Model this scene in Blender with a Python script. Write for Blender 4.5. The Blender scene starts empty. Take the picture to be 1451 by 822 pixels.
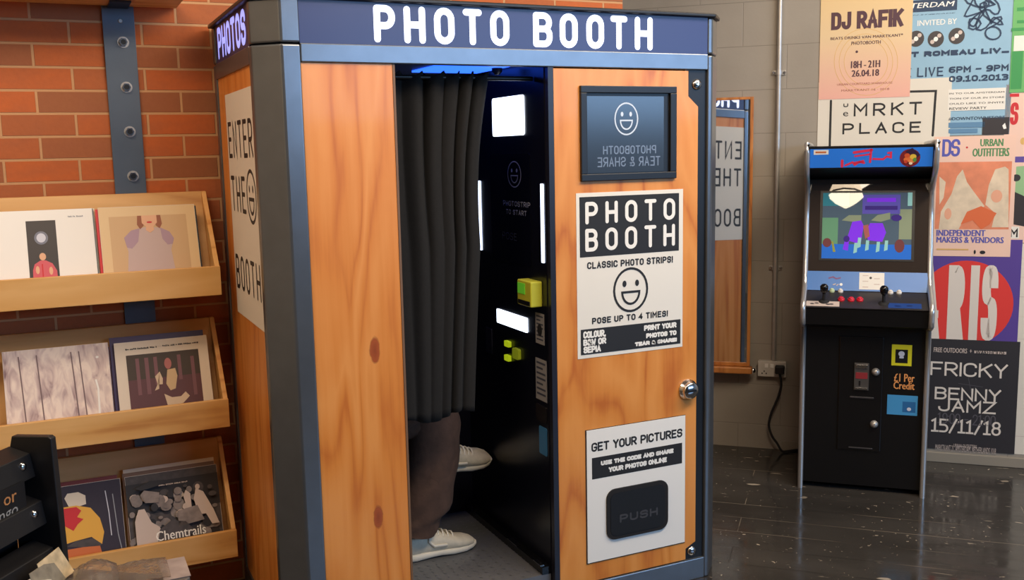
import bpy, bmesh, math, random
from mathutils import Vector, Matrix
random.seed(7)
C = bpy.context.scene.collection
sc = bpy.context.scene
V3 = Vector
PI = math.pi

# ------------------------------------------------------------------ camera
FPX, YAW, PITCH, ROLL, CAMZ = 1387.8, math.radians(25.077), math.radians(8.078), math.radians(-1.1616), 1.65
CAM = V3((0, 0, CAMZ))
_f = V3((math.sin(YAW)*math.cos(PITCH), math.cos(YAW)*math.cos(PITCH), -math.sin(PITCH)))
_r0 = V3((math.cos(YAW), -math.sin(YAW), 0)); _u0 = _r0.cross(_f)
_r = _r0*math.cos(ROLL) + _u0*math.sin(ROLL)
_u = -_r0*math.sin(ROLL) + _u0*math.cos(ROLL)
cd = bpy.data.cameras.new('camera'); cam = bpy.data.objects.new('camera', cd); C.objects.link(cam)
cam.matrix_world = Matrix(((_r.x, _u.x, -_f.x, CAM.x), (_r.y, _u.y, -_f.y, CAM.y), (_r.z, _u.z, -_f.z, CAM.z), (0, 0, 0, 1)))
cd.sensor_fit = 'HORIZONTAL'; cd.sensor_width = 36; cd.lens = 36*FPX/1451; cd.clip_start = 0.02
sc.camera = cam

# ------------------------------------------------------------------ colour, world, lights
sc.view_settings.view_transform = 'Standard'; sc.view_settings.look = 'None'
sc.view_settings.gamma = 1; sc.view_settings.use_curve_mapping = False
sc.view_settings.exposure = 0.0
w = bpy.data.worlds.new('world'); sc.world = w; w.use_nodes = True
w.node_tree.nodes['Background'].inputs[0].default_value = (1.0, 0.93, 0.86, 1)
w.node_tree.nodes['Background'].inputs[1].default_value = 0.12

def area(name, loc, target, sx, sy, power, col, spread=PI):
    l = bpy.data.lights.new(name, 'AREA'); l.shape = 'RECTANGLE'; l.size = sx; l.size_y = sy
    l.energy = power; l.color = col; l.spread = spread
    o = bpy.data.objects.new(name, l); C.objects.link(o); o.location = loc
    o.rotation_euler = (V3(target)-V3(loc)).to_track_quat('-Z', 'Y').to_euler()
    return o
area('ceiling_light_brick', (-0.5, 2.2, 3.3), (0.1, 3.4, 1.3), 1.4, 0.5, 29, (1.0, 0.76, 0.54))
area('ceiling_light_front', (1.9, 1.2, 3.3), (1.5, 2.8, 0.8), 2.4, 0.6, 76, (1.0, 0.82, 0.62))
area('ceiling_light_right', (3.7, 1.7, 3.3), (3.9, 3.3, 1.2), 1.4, 0.5, 46, (1.0, 0.86, 0.70))
area('window_daylight', (5.4, -4.1, 2.65), (5.4, 0, 2.65), 6.4, 1.3, 235, (0.34, 0.60, 1.0))
area('added_light_left', (-2.1, 0.8, 3.3), (-3.2, 1.2, 1.4), 1.6, 0.5, 42, (1.0, 0.78, 0.52))  # added lamp: warms the side wall for reflections on the booth posts

# ------------------------------------------------------------------ materials
def lin(c):
    return tuple((x/255/12.92 if x/255 <= .04045 else ((x/255+.055)/1.055)**2.4) for x in c)
_mats = {}
def mat(name, rgb, rough=.5, metal=0., emit=None, es=0., var=0., vscale=8., stretch=(1, 1, 1), bump=0., spec=None, coat=0.):
    """plain procedural material: sRGB colour, slight noise variation"""
    if name in _mats: return _mats[name]
    m = bpy.data.materials.new(name); m.use_nodes = True; nt = m.node_tree; b = nt.nodes['Principled BSDF']
    c = lin(rgb); b.inputs['Base Color'].default_value = (*c, 1)
    b.inputs['Roughness'].default_value = rough; b.inputs['Metallic'].default_value = metal
    if spec is not None: b.inputs['Specular IOR Level'].default_value = spec
    if coat: b.inputs['Coat Weight'].default_value = coat; b.inputs['Coat Roughness'].default_value = .08
    if emit: b.inputs['Emission Color'].default_value = (*lin(emit), 1); b.inputs['Emission Strength'].default_value = es
    if var or bump:
        tc = nt.nodes.new('ShaderNodeTexCoord'); mp = nt.nodes.new('ShaderNodeMapping'); mp.inputs['Scale'].default_value = stretch
        n = nt.nodes.new('ShaderNodeTexNoise'); n.inputs['Scale'].default_value = vscale; n.inputs['Detail'].default_value = 4
        nt.links.new(tc.outputs['Object'], mp.inputs[0]); nt.links.new(mp.outputs[0], n.inputs['Vector'])
        if var:
            r = nt.nodes.new('ShaderNodeValToRGB'); nt.links.new(n.outputs['Fac'], r.inputs[0])
            r.color_ramp.elements[0].position = .3; r.color_ramp.elements[1].position = .7
            r.color_ramp.elements[0].color = (*[x*(1-var) for x in c], 1); r.color_ramp.elements[1].color = (*[min(1, x*(1+var)) for x in c], 1)
            nt.links.new(r.outputs[0], b.inputs['Base Color'])
        if bump:
            bp = nt.nodes.new('ShaderNodeBump'); bp.inputs['Strength'].default_value = bump; bp.inputs['Distance'].default_value = .01
            nt.links.new(n.outputs['Fac'], bp.inputs['Height']); nt.links.new(bp.outputs[0], b.inputs['Normal'])
    _mats[name] = m
    return m

def nodes(m): return m.node_tree, m.node_tree.nodes, m.node_tree.links, m.node_tree.nodes['Principled BSDF']
def mth(nt, op, a, b=None):
    n = nt.nodes.new('ShaderNodeMath'); n.operation = op
    for i, v in enumerate((a, b)):
        if v is None: continue
        if isinstance(v, (int, float)): n.inputs[i].default_value = v
        else: nt.links.new(v, n.inputs[i])
    return n.outputs[0]
def ramp(nt, fac, stops):
    r = nt.nodes.new('ShaderNodeValToRGB'); e = r.color_ramp.elements
    while len(e) < len(stops): e.new(.5)
    for el, (p, c) in zip(e, stops): el.position = p; el.color = (*lin(c), 1)
    nt.links.new(fac, r.inputs[0]); return r.outputs[0]
def mix(nt, fac, a, b):
    n = nt.nodes.new('ShaderNodeMix'); n.data_type = 'RGBA'
    for s, v in ((n.inputs[0], fac), (n.inputs[6], a), (n.inputs[7], b)):
        if isinstance(v, (int, float)): s.default_value = v
        elif isinstance(v, tuple): s.default_value = (*lin(v), 1)
        else: nt.links.new(v, s)
    return n.outputs[2]
def coords(nt, scale=(1, 1, 1), loc=(0, 0, 0)):
    tc = nt.nodes.new('ShaderNodeTexCoord'); mp = nt.nodes.new('ShaderNodeMapping')
    mp.inputs['Scale'].default_value = scale; mp.inputs['Location'].default_value = loc
    nt.links.new(tc.outputs['Object'], mp.inputs[0]); return mp.outputs[0]
def noise(nt, vec, scale, detail=4, dist=0.):
    n = nt.nodes.new('ShaderNodeTexNoise'); n.inputs['Scale'].default_value = scale; n.inputs['Detail'].default_value = detail
    n.inputs['Distortion'].default_value = dist; nt.links.new(vec, n.inputs['Vector']); return n.outputs['Fac']

def wood_mat(name, light, mid, dark, rough=.4, grain=(1, 1, .12), scale=9., knots=(), seed=0., coat=0.):
    m = mat(name, mid, rough, coat=coat); nt, N, L, b = nodes(m)
    v = coords(nt, grain, (seed, seed*.7, seed*.3))
    big = noise(nt, v, scale*.55, 2, .6)
    rings = mth(nt, 'FRACT', mth(nt, 'MULTIPLY', big, 7.0))
    tri = mth(nt, 'ABSOLUTE', mth(nt, 'SUBTRACT', rings, .5))
    fine = noise(nt, coords(nt, (grain[0]*9, grain[1]*9, grain[2]*3), (seed, 0, 0)), scale, 3)
    f = mth(nt, 'ADD', mth(nt, 'MULTIPLY', tri, 1.25), mth(nt, 'MULTIPLY', fine, .45))
    blot = noise(nt, coords(nt, (grain[0]*2.2, grain[1]*2.2, grain[2]*6), (seed*2, 0, 0)), scale*.6, 3, .8)
    f = mth(nt, 'ADD', f, mth(nt, 'MULTIPLY', mth(nt, 'SUBTRACT', blot, .5), .55))
    col = ramp(nt, f, [(.15, dark), (.42, mid), (.85, light)])
    if knots:
        tc = nt.nodes.new('ShaderNodeTexCoord'); sp = nt.nodes.new('ShaderNodeSeparateXYZ'); L.new(tc.outputs['Object'], sp.inputs[0])
        wob = mth(nt, 'MULTIPLY', mth(nt, 'SUBTRACT', noise(nt, coords(nt), 40), .5), .5)
        for kx, kz, ka, kb in knots:
            dx = mth(nt, 'DIVIDE', mth(nt, 'SUBTRACT', sp.outputs[0], kx), ka); dz = mth(nt, 'DIVIDE', mth(nt, 'SUBTRACT', sp.outputs[2], kz), kb)
            dd = mth(nt, 'ADD', mth(nt, 'SQRT', mth(nt, 'ADD', mth(nt, 'MULTIPLY', dx, dx), mth(nt, 'MULTIPLY', dz, dz))), wob)
            k = ramp(nt, dd, [(.75, (255, 255, 255)), (1.05, (0, 0, 0))])
            kc = ramp(nt, dd, [(.1, (150, 70, 25)), (.7, (172, 84, 34)), (1.0, (110, 45, 15))])
            col = mix(nt, k, col, kc)
    L.new(col, b.inputs['Base Color'])
    return m

def brick_mat():
    m = mat('brick', (190, 95, 50), .8); nt, N, L, b = nodes(m)
    tc = N.new('ShaderNodeTexCoord'); sp = N.new('ShaderNodeSeparateXYZ'); L.new(tc.outputs['Object'], sp.inputs[0])
    cb = N.new('ShaderNodeCombineXYZ')
    L.new(mth(nt, 'ADD', sp.outputs[0], 0.014+.2365*20), cb.inputs[0]); L.new(mth(nt, 'ADD', sp.outputs[2], -2.047+.0785*40+.002), cb.inputs[1])
    br = N.new('ShaderNodeTexBrick'); L.new(cb.outputs[0], br.inputs['Vector'])
    br.inputs['Scale'].default_value = 1; br.inputs['Brick Width'].default_value = .2365; br.inputs['Row Height'].default_value = .0785
    br.inputs['Mortar Size'].default_value = .005; br.inputs['Mortar Smooth'].default_value = .25; br.offset = .5
    br.inputs['Color1'].default_value = (*lin((202, 104, 48)), 1); br.inputs['Color2'].default_value = (*lin((152, 98, 64)), 1)
    br.inputs['Mortar'].default_value = (*lin((204, 156, 110)), 1); br.inputs['Bias'].default_value = -.1
    n1 = noise(nt, coords(nt, (1, 1, 2.5)), 9, 5)
    col = mix(nt, ramp(nt, n1, [(.35, (0, 0, 0)), (.75, (170, 170, 170))]), br.outputs['Color'], (160, 96, 66))
    n2 = noise(nt, coords(nt), 70, 3)
    col2 = mix(nt, mth(nt, 'MULTIPLY', n2, .25), col, (120, 58, 34))
    col3 = mix(nt, br.outputs['Fac'], col2, (198, 150, 106))
    L.new(col3, b.inputs['Base Color'])
    bp = N.new('ShaderNodeBump'); bp.inputs['Strength'].default_value = .7; bp.inputs['Distance'].default_value = .006
    L.new(mth(nt, 'ADD', mth(nt, 'SUBTRACT', 1., br.outputs['Fac']), mth(nt, 'MULTIPLY', n2, .25)), bp.inputs['Height']); L.new(bp.outputs[0], b.inputs['Normal'])
    return m

def block_mat():
    m = mat('painted_block', (150, 143, 131), .55); nt, N, L, b = nodes(m)
    tc = N.new('ShaderNodeTexCoord'); sp = N.new('ShaderNodeSeparateXYZ'); L.new(tc.outputs['Object'], sp.inputs[0])
    s = mth(nt, 'ADD', mth(nt, 'MULTIPLY', sp.outputs[0], .721), mth(nt, 'MULTIPLY', sp.outputs[1], -.693))
    cb = N.new('ShaderNodeCombineXYZ'); L.new(mth(nt, 'ADD', s, 20.1), cb.inputs[0]); L.new(mth(nt, 'ADD', sp.outputs[2], .093), cb.inputs[1])
    br = N.new('ShaderNodeTexBrick'); L.new(cb.outputs[0], br.inputs['Vector']); br.inputs['Scale'].default_value = 1
    br.inputs['Brick Width'].default_value = .45; br.inputs['Row Height'].default_value = .226; br.inputs['Mortar Size'].default_value = .003; br.inputs['Mortar Smooth'].default_value = .6
    n = noise(nt, coords(nt), 3, 4); n2 = noise(nt, coords(nt), 60, 3)
    base = ramp(nt, n, [(.3, (150, 142, 130)), (.7, (160, 152, 140))])
    L.new(mix(nt, mth(nt, 'MULTIPLY', br.outputs['Fac'], .45), base, (118, 112, 102)), b.inputs['Base Color'])
    bp = N.new('ShaderNodeBump'); bp.inputs['Strength'].default_value = .35; bp.inputs['Distance'].default_value = .004
    L.new(mth(nt, 'SUBTRACT', mth(nt, 'MULTIPLY', n2, .3), br.outputs['Fac']), bp.inputs['Height']); L.new(bp.outputs[0], b.inputs['Normal'])
    return m

def floor_mat():
    m = mat('black_floor_boards', (40, 37, 35), .2); nt, N, L, b = nodes(m)
    tc = N.new('ShaderNodeTexCoord'); sp = N.new('ShaderNodeSeparateXYZ'); L.new(tc.outputs['Object'], sp.inputs[0])
    s = mth(nt, 'ADD', mth(nt, 'MULTIPLY', sp.outputs[0], .721), mth(nt, 'MULTIPLY', sp.outputs[1], -.693))
    t = mth(nt, 'ADD', mth(nt, 'MULTIPLY', sp.outputs[0], .693), mth(nt, 'MULTIPLY', sp.outputs[1], .721))
    cb = N.new('ShaderNodeCombineXYZ'); L.new(mth(nt, 'ADD', s, 40.), cb.inputs[0]); L.new(mth(nt, 'ADD', t, 15.921), cb.inputs[1])
    br = N.new('ShaderNodeTexBrick'); L.new(cb.outputs[0], br.inputs['Vector']); br.inputs['Scale'].default_value = 1
    br.inputs['Brick Width'].default_value = 2.4; br.inputs['Row Height'].default_value = .17; br.inputs['Mortar Size'].default_value = .0022; br.inputs['Mortar Smooth'].default_value = .3
    cb2 = N.new('ShaderNodeCombineXYZ'); L.new(mth(nt, 'MULTIPLY', s, .35), cb2.inputs[0]); L.new(t, cb2.inputs[1])
    big = noise(nt, cb2.outputs[0], 3.2, 5)
    base = ramp(nt, big, [(.3, (44, 42, 40)), (.7, (70, 67, 64))])
    fl = noise(nt, cb2.outputs[0], 24, 2, .3)
    flm = mth(nt, 'MULTIPLY', ramp(nt, fl, [(.68, (0, 0, 0)), (.71, (255, 255, 255))]), ramp(nt, noise(nt, cb2.outputs[0], 1.3, 2), [(.42, (30, 30, 30)), (.6, (255, 255, 255))]))
    sp2 = ramp(nt, noise(nt, coords(nt, (1, 1, 1)), 42, 2, .6), [(.69, (0, 0, 0)), (.72, (255, 255, 255))])
    flm = mth(nt, 'MAXIMUM', flm, mth(nt, 'MULTIPLY', sp2, ramp(nt, noise(nt, coords(nt), 2.2, 2), [(.4, (20, 20, 20)), (.62, (255, 255, 255))])))
    c1 = mix(nt, mth(nt, 'MULTIPLY', flm, .85), base, (200, 186, 166))
    # worn pale edges on some of the seams
    edge = mth(nt, 'MULTIPLY', br.outputs['Fac'], ramp(nt, noise(nt, cb2.outputs[0], 5, 3), [(.48, (0, 0, 0)), (.62, (255, 255, 255))]))
    c2 = mix(nt, mth(nt, 'MULTIPLY', br.outputs['Fac'], .6), c1, (20, 18, 17))
    c3 = mix(nt, mth(nt, 'MULTIPLY', edge, .7), c2, (150, 138, 122))
    L.new(c3, b.inputs['Base Color'])
    rn = noise(nt, cb2.outputs[0], 11, 5)
    L.new(ramp(nt, rn, [(.3, (70, 70, 70)), (.75, (135, 135, 135))]), b.inputs['Roughness'])
    bp = N.new('ShaderNodeBump'); bp.inputs['Strength'].default_value = .18; bp.inputs['Distance'].default_value = .004
    L.new(mth(nt, 'SUBTRACT', noise(nt, cb2.outputs[0], 16, 3), br.outputs['Fac']), bp.inputs['Height']); L.new(bp.outputs[0], b.inputs['Normal'])
    return m

PLY = wood_mat('booth_plywood', (232, 154, 78), (222, 138, 58), (202, 114, 42), .42, (1, 1, .1), 8., knots=((.900, 1.030, .019, .048), (.888, .475, .017, .044)), seed=1.3, coat=.15)
PLY2 = wood_mat('booth_plywood_door', (230, 152, 74), (220, 138, 58), (196, 108, 40), .42, (1, 1, .2), 6., seed=6.1, coat=.15)
PINE = wood_mat('pine_board', (232, 182, 116), (222, 168, 98), (200, 140, 76), .5, (.14, 1, 1), 7., seed=3.)
PINED = wood_mat('pine_back_board', (222, 176, 116), (208, 160, 98), (186, 132, 74), .55, (.14, 1, 1), 5., seed=9.)
PAINT = mat('booth_grey_paint', (112, 117, 123), .28, .66, var=.06, vscale=14, bump=.03, spec=.7)
NAVY = mat('sign_navy', (50, 58, 106), .32)
SIGNLIT = mat('sign_lit_white', (235, 240, 255), .4, emit=(205, 220, 255), es=1.15)
SIGNBLUE = mat('sign_lit_blue', (170, 175, 255), .4, emit=(150, 160, 255), es=1.0)
BLACK = mat('black_paint', (22, 22, 24), .4)
BLACKG = mat('black_gloss', (14, 14, 16), .12)
BLACKM = mat('black_matte', (26, 25, 27), .8)
INK = mat('black_ink', (34, 34, 36), .6)
PAPER = mat('white_paper', (236, 232, 222), .6)
CREAM = mat('cream_paper', (226, 214, 196), .6)
WHITE = mat('white_print', (244, 242, 236), .5)
CHROME = mat('chrome', (214, 214, 216), .18, 1.)
STEEL = mat('galvanised_steel', (190, 186, 180), .38, .6, var=.1, vscale=20)
STEELB = mat('blue_grey_steel', (92, 104, 118), .42, .35, var=.1, vscale=6, bump=.05)
DARKIN = mat('booth_interior_navy', (16, 18, 34), .35)
GREYLINE = mat('grey_print', (150, 155, 165), .6)
DIM = mat('dim_print', (70, 74, 90), .6)

# ------------------------------------------------------------------ mesh builder
class MB:
    def __init__(s): s.v = []; s.f = []; s.m = []; s.mats = []; s.sm = []
    def mi(s, m):
        if m not in s.mats: s.mats.append(m)
        return s.mats.index(m)
    def add(s, verts, faces, m, smooth=False):
        o = len(s.v); k = s.mi(m); s.v += [tuple(v) for v in verts]
        for f in faces: s.f.append([i+o for i in f]); s.m.append(k); s.sm.append(smooth)
    def hexa(s, p, m):           # 8 points: bottom ring 0-3, top ring 4-7
        s.add(p, [(3, 2, 1, 0), (4, 5, 6, 7), (0, 1, 5, 4), (1, 2, 6, 5), (2, 3, 7, 6), (3, 0, 4, 7)], m)
    def box(s, x0, x1, y0, y1, z0, z1, m):
        s.hexa([(x0, y0, z0), (x1, y0, z0), (x1, y1, z0), (x0, y1, z0), (x0, y0, z1), (x1, y0, z1), (x1, y1, z1), (x0, y1, z1)], m)
    def fbox(s, F, u0, u1, v0, v1, n0, n1, m):   # box in a flat's frame
        p = [F.P(u, v, n) for n in (n0, n1) for u, v in ((u0, v0), (u1, v0), (u1, v1), (u0, v1))]
        s.hexa(p, m)
    def prism(s, pts, off, m):   # 3D polygon pts pushed by vector off
        n = len(pts); a = [V3(p) for p in pts]; b = [p+V3(off) for p in a]
        s.add(a+b, [tuple(range(n-1, -1, -1)), tuple(range(n, 2*n))]+[(i, (i+1) % n, n+(i+1) % n, n+i) for i in range(n)], m)
    def ring(s, c, ax, r, k=16, ph=0.):
        ax = V3(ax).normalized(); t = V3((0, 0, 1)) if abs(ax.z) < .9 else V3((1, 0, 0)); a = ax.cross(t).normalized(); b = ax.cross(a)
        return [V3(c)+a*(r*math.cos(2*PI*i/k+ph))+b*(r*math.sin(2*PI*i/k+ph)) for i in range(k)]
    def loft(s, rings, m, caps=True, smooth=True):
        k = len(rings[0]); vs = [p for r in rings for p in r]; fs = []
        for j in range(len(rings)-1):
            for i in range(k): fs.append((j*k+i, j*k+(i+1) % k, (j+1)*k+(i+1) % k, (j+1)*k+i))
        s.add(vs, fs, m, smooth)
        if caps:
            s.add(rings[0], [tuple(range(k-1, -1, -1))], m); s.add(rings[-1], [tuple(range(k))], m)
    def cyl(s, a, b, r, m, r2=None, k=16, smooth=True):
        ax = V3(b)-V3(a); s.loft([s.ring(a, ax, r, k), s.ring(b, ax, r if r2 is None else r2, k)], m, True, smooth)
    def lathe(s, c, ax, prof, m, k=20):    # prof: (distance along ax, radius)
        ax = V3(ax).normalized(); s.loft([s.ring(V3(c)+ax*h, ax, max(r, .0003), k) for h, r in prof], m)
    def tube(s, pts, r, m, k=8):
        pts = [V3(p) for p in pts]; rs = []
        ref = None
        for i, p in enumerate(pts):
            d = (pts[min(i+1, len(pts)-1)]-pts[max(i-1, 0)]).normalized()
            if ref is None: ref = d.orthogonal().normalized()
            ref = (ref-d*ref.dot(d)).normalized(); b = d.cross(ref)
            rs.append([p+ref*(r*math.cos(2*PI*j/k))+b*(r*math.sin(2*PI*j/k)) for j in range(k)])
        s.loft(rs, m)
    def ball(s, c, r, m, k=14, sc3=(1, 1, 1)):
        rings = []
        for j in range(1, 8):
            t = PI*j/8
            rings.append([V3(c)+V3((r*math.sin(t)*math.cos(2*PI*i/k)*sc3[0], r*math.sin(t)*math.sin(2*PI*i/k)*sc3[1], -r*math.cos(t)*sc3[2])) for i in range(k)])
        s.loft(rings, m)
    def build(s, name, parent=None, bevel=0., seg=2, world=True):
        me = bpy.data.meshes.new(name); me.from_pydata([tuple(v) for v in s.v], [], s.f)
        for m in s.mats: me.materials.append(m)
        for p, k, sm in zip(me.polygons, s.m, s.sm): p.material_index = k; p.use_smooth = sm
        me.update()
        o = bpy.data.objects.new(name, me); C.objects.link(o)
        if parent is not None: attach(o, parent)
        if bevel:
            b = o.modifiers.new('bevel', 'BEVEL'); b.width = bevel; b.segments = seg; b.limit_method = 'ANGLE'; b.angle_limit = math.radians(40)
        return o
def attach(o, parent):
    """parent and keep the mesh in world coordinates (parents sit unrotated at their base)"""
    o.parent = parent; p = parent; loc = V3((0, 0, 0))
    while p is not None: loc += p.location; p = p.parent
    o.location = -loc
    if o.type == 'MESH' and o.data.users == 1: pass
def thing(name, label, cat, loc=(0, 0, 0), group=None):
    o = bpy.data.objects.new(name, None); C.objects.link(o); o.location = loc; o.empty_display_size = .05
    o['label'] = label; o['category'] = cat
    if group: o['group'] = group
    return o
def tag(o, label, cat, group=None):
    o['label'] = label; o['category'] = cat
    if group: o['group'] = group
    return o
def struct(o): o['kind'] = 'structure'; return o

# ------------------------------------------------------------------ rays of the measured photograph: pixel -> point on a plane of the room
def ray(x, y): return _f + _r*((x-725.5)/FPX) - _u*((y-411)/FPX)
def hit(x, y, p, n):
    d = ray(x, y); n = V3(n); return CAM + d*((V3(p)-CAM).dot(n)/d.dot(n))
class Flat:
    """a flat sheet's own frame: origin, U to its right, Vv up, N towards its viewer"""
    def __init__(s, O, U, Vv):
        s.O = V3(O); s.U = V3(U).normalized(); s.V = V3(Vv).normalized(); s.N = s.U.cross(s.V)
    def P(s, u, v, n=0.): return s.O+s.U*u+s.V*v+s.N*n
    def px(s, x, y, n=0.):
        q = hit(x, y, s.O+s.N*n, s.N)-s.O; return (q.dot(s.U), q.dot(s.V))

# stroke letters: monoline, rounded, narrow (unit height, unit width .56)
W_ = .56
G = {
 'A': [[(0, 0), (.28, 1), (.56, 0)], [(.1, .34), (.46, .34)]],
 'B': [[(0, 0), (0, 1)], [(0, 1), (.54, 1, .24), (.54, .53, .22), (0, .53)], [(0, .53), (.56, .53, .22), (.56, 0, .24), (0, 0)]],
 'C': [[(.56, .76), (.56, 1, .27), (0, 1, .27), (0, 0, .27), (.56, 0, .27), (.56, .24)]],
 'D': [[(0, 0), (0, 1), (.56, 1, .27), (.56, 0, .27), (0, 0)]],
 'E': [[(.52, 1), (0, 1), (0, 0), (.52, 0)], [(0, .52), (.44, .52)]],
 'F': [[(.52, 1), (0, 1), (0, 0)], [(0, .5), (.44, .5)]],
 'G': [[(.56, .8), (.56, 1, .27), (0, 1, .27), (0, 0, .27), (.56, 0, .27), (.56, .46), (.32, .46)]],
 'H': [[(0, 0), (0, 1)], [(.56, 0), (.56, 1)], [(0, .5), (.56, .5)]],
 'I': [[(.28, 0), (.28, 1)]],
 'J': [[(.5, 1), (.5, 0, .25), (0, 0, .25), (0, .3)]],
 'K': [[(0, 0), (0, 1)], [(.56, 1), (0, .45)], [(.2, .62), (.56, 0)]],
 'L': [[(0, 1), (0, 0), (.52, 0)]],
 'M': [[(0, 0), (0, 1), (.32, .4), (.64, 1), (.64, 0)]],
 'N': [[(0, 0), (0, 1), (.56, 0), (.56, 1)]],
 'O': [[(.28, 1), (0, 1, .28), (0, 0, .28), (.56, 0, .28), (.56, 1, .28), (.28, 1)]],
 'P': [[(0, 0), (0, 1)], [(0, 1), (.56, 1, .26), (.56, .44, .26), (0, .44)]],
 'R': [[(0, 0), (0, 1)], [(0, 1), (.56, 1, .26), (.56, .46, .26), (0, .46)], [(.26, .46), (.56, 0)]],
 'S': [[(.56, .78), (.56, 1, .26), (0, 1, .26), (0, .53, .2), (.56, .53, .22), (.56, 0, .26), (0, 0, .26), (0, .22)]],
 'T': [[(0, 1), (.56, 1)], [(.28, 1), (.28, 0)]],
 'U': [[(0, 1), (0, 0, .28), (.56, 0, .28), (.56, 1)]],
 'V': [[(0, 1), (.28, 0), (.56, 1)]],
 'W': [[(0, 1), (.14, 0), (.32, .6), (.5, 0), (.64, 1)]],
 'X': [[(0, 0), (.56, 1)], [(0, 1), (.56, 0)]],
 'Y': [[(0, 1), (.28, .5), (.56, 1)], [(.28, .5), (.28, 0)]],
 'Z': [[(0, 1), (.56, 1), (0, 0), (.56, 0)]],
 '4': [[(.42, 0), (.42, 1), (0, .3), (.56, .3)]],
 '0': [[(.28, 1), (0, 1, .28), (0, 0, .28), (.56, 0, .28), (.56, 1, .28), (.28, 1)]], '1': [[(.06, .86), (.28, 1), (.28, 0)], [(.06, 0), (.5, 0)]],
 '2': [[(0, .76), (0, 1, .27), (.56, 1, .27), (.56, .6, .2), (0, 0), (.56, 0)]], '3': [[(0, 1), (.56, 1, .24), (.56, .53, .22), (.2, .53)], [(.2, .53), (.56, .53, .22), (.56, 0, .24), (0, 0)]],
 '5': [[(.54, 1), (0, 1), (0, .56), (.56, .56, .26), (.56, 0, .26), (0, 0)]], '6': [[(.54, 1), (0, 1, .3), (0, 0, .27), (.56, 0, .27), (.56, .55, .25), (0, .55, .2), (0, .4)]],
 '8': [[(.28, 1), (.03, 1, .24), (.03, .54, .22), (.53, .54, .22), (.53, 1, .24), (.28, 1)], [(.28, .54), (0, .54, .24), (0, 0, .26), (.56, 0, .26), (.56, .54, .24), (.28, .54)]],
 '9': [[(.02, 0), (.56, 0, .3), (.56, 1, .27), (0, 1, .27), (0, .45, .25), (.56, .45, .2), (.56, .6)]],
 '/': [[(0, -.05), (.5, 1.05)]], '.': [[(.2, .0), (.2, .02)]], '-': [[(.05, .48), (.51, .48)]], '_': [[(0, .0), (.5, .0)]], ':': [[(.2, .2), (.2, .22)], [(.2, .7), (.2, .72)]],
 '!': [[(.28, 1), (.28, .3)], [(.28, .02), (.28, 0)]],
 ',': [[(.2, .06), (.14, -.12)]],
 '&': [[(.56, 0), (.1, .72), (.1, 1, .1), (.4, 1, .1), (.4, .72), (0, .3, .1), (0, 0, .14), (.36, 0, .1), (.56, .36)]],
}
def fillet(st, n=6):
    out = []
    for i, p in enumerate(st):
        q = V3((p[0], p[1], 0))
        if len(p) == 3 and 0 < i < len(st)-1:
            a = V3((*st[i-1][:2], 0))-q; b = V3((*st[i+1][:2], 0))-q; r = min(p[2], a.length*.999, b.length*.999)
            A = q+a.normalized()*r; B = q+b.normalized()*r
            for k in range(n+1):
                t = k/n; out.append(A*(1-t)**2*.0+0*q + _arc(A, q, B, t))
        else: out.append(q)
    return out
def _arc(A, q, B, t):   # near-circular corner
    w1 = .7071; d = (1-t)**2+2*w1*t*(1-t)+t*t
    return (A*(1-t)**2+q*(2*w1*t*(1-t))+B*t*t)/d

_fonts = {}
def font_polys(s, bold=0., shear=0., space=1.):
    k = (s, bold, shear, space)
    if k in _fonts: return _fonts[k]
    cu = bpy.data.curves.new('t', 'FONT'); cu.body = s; cu.shear = shear; cu.resolution_u = 2; cu.space_character = space
    ob = bpy.data.objects.new('t', cu); C.objects.link(ob); bpy.context.view_layer.update()
    me = bpy.data.meshes.new_from_object(ob.evaluated_get(bpy.context.evaluated_depsgraph_get()))
    vs = [v.co.copy() for v in me.vertices]; fs = [tuple(p.vertices) for p in me.polygons]
    bpy.data.objects.remove(ob); bpy.data.curves.remove(cu); bpy.data.meshes.remove(me)
    x0 = min(v.x for v in vs); x1 = max(v.x for v in vs); y0 = min(v.y for v in vs); y1 = max(v.y for v in vs)
    vs = [((v.x-x0)/(x1-x0), (v.y-y0)/(y1-y0)) for v in vs]
    _fonts[k] = (vs, fs); return vs, fs

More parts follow.
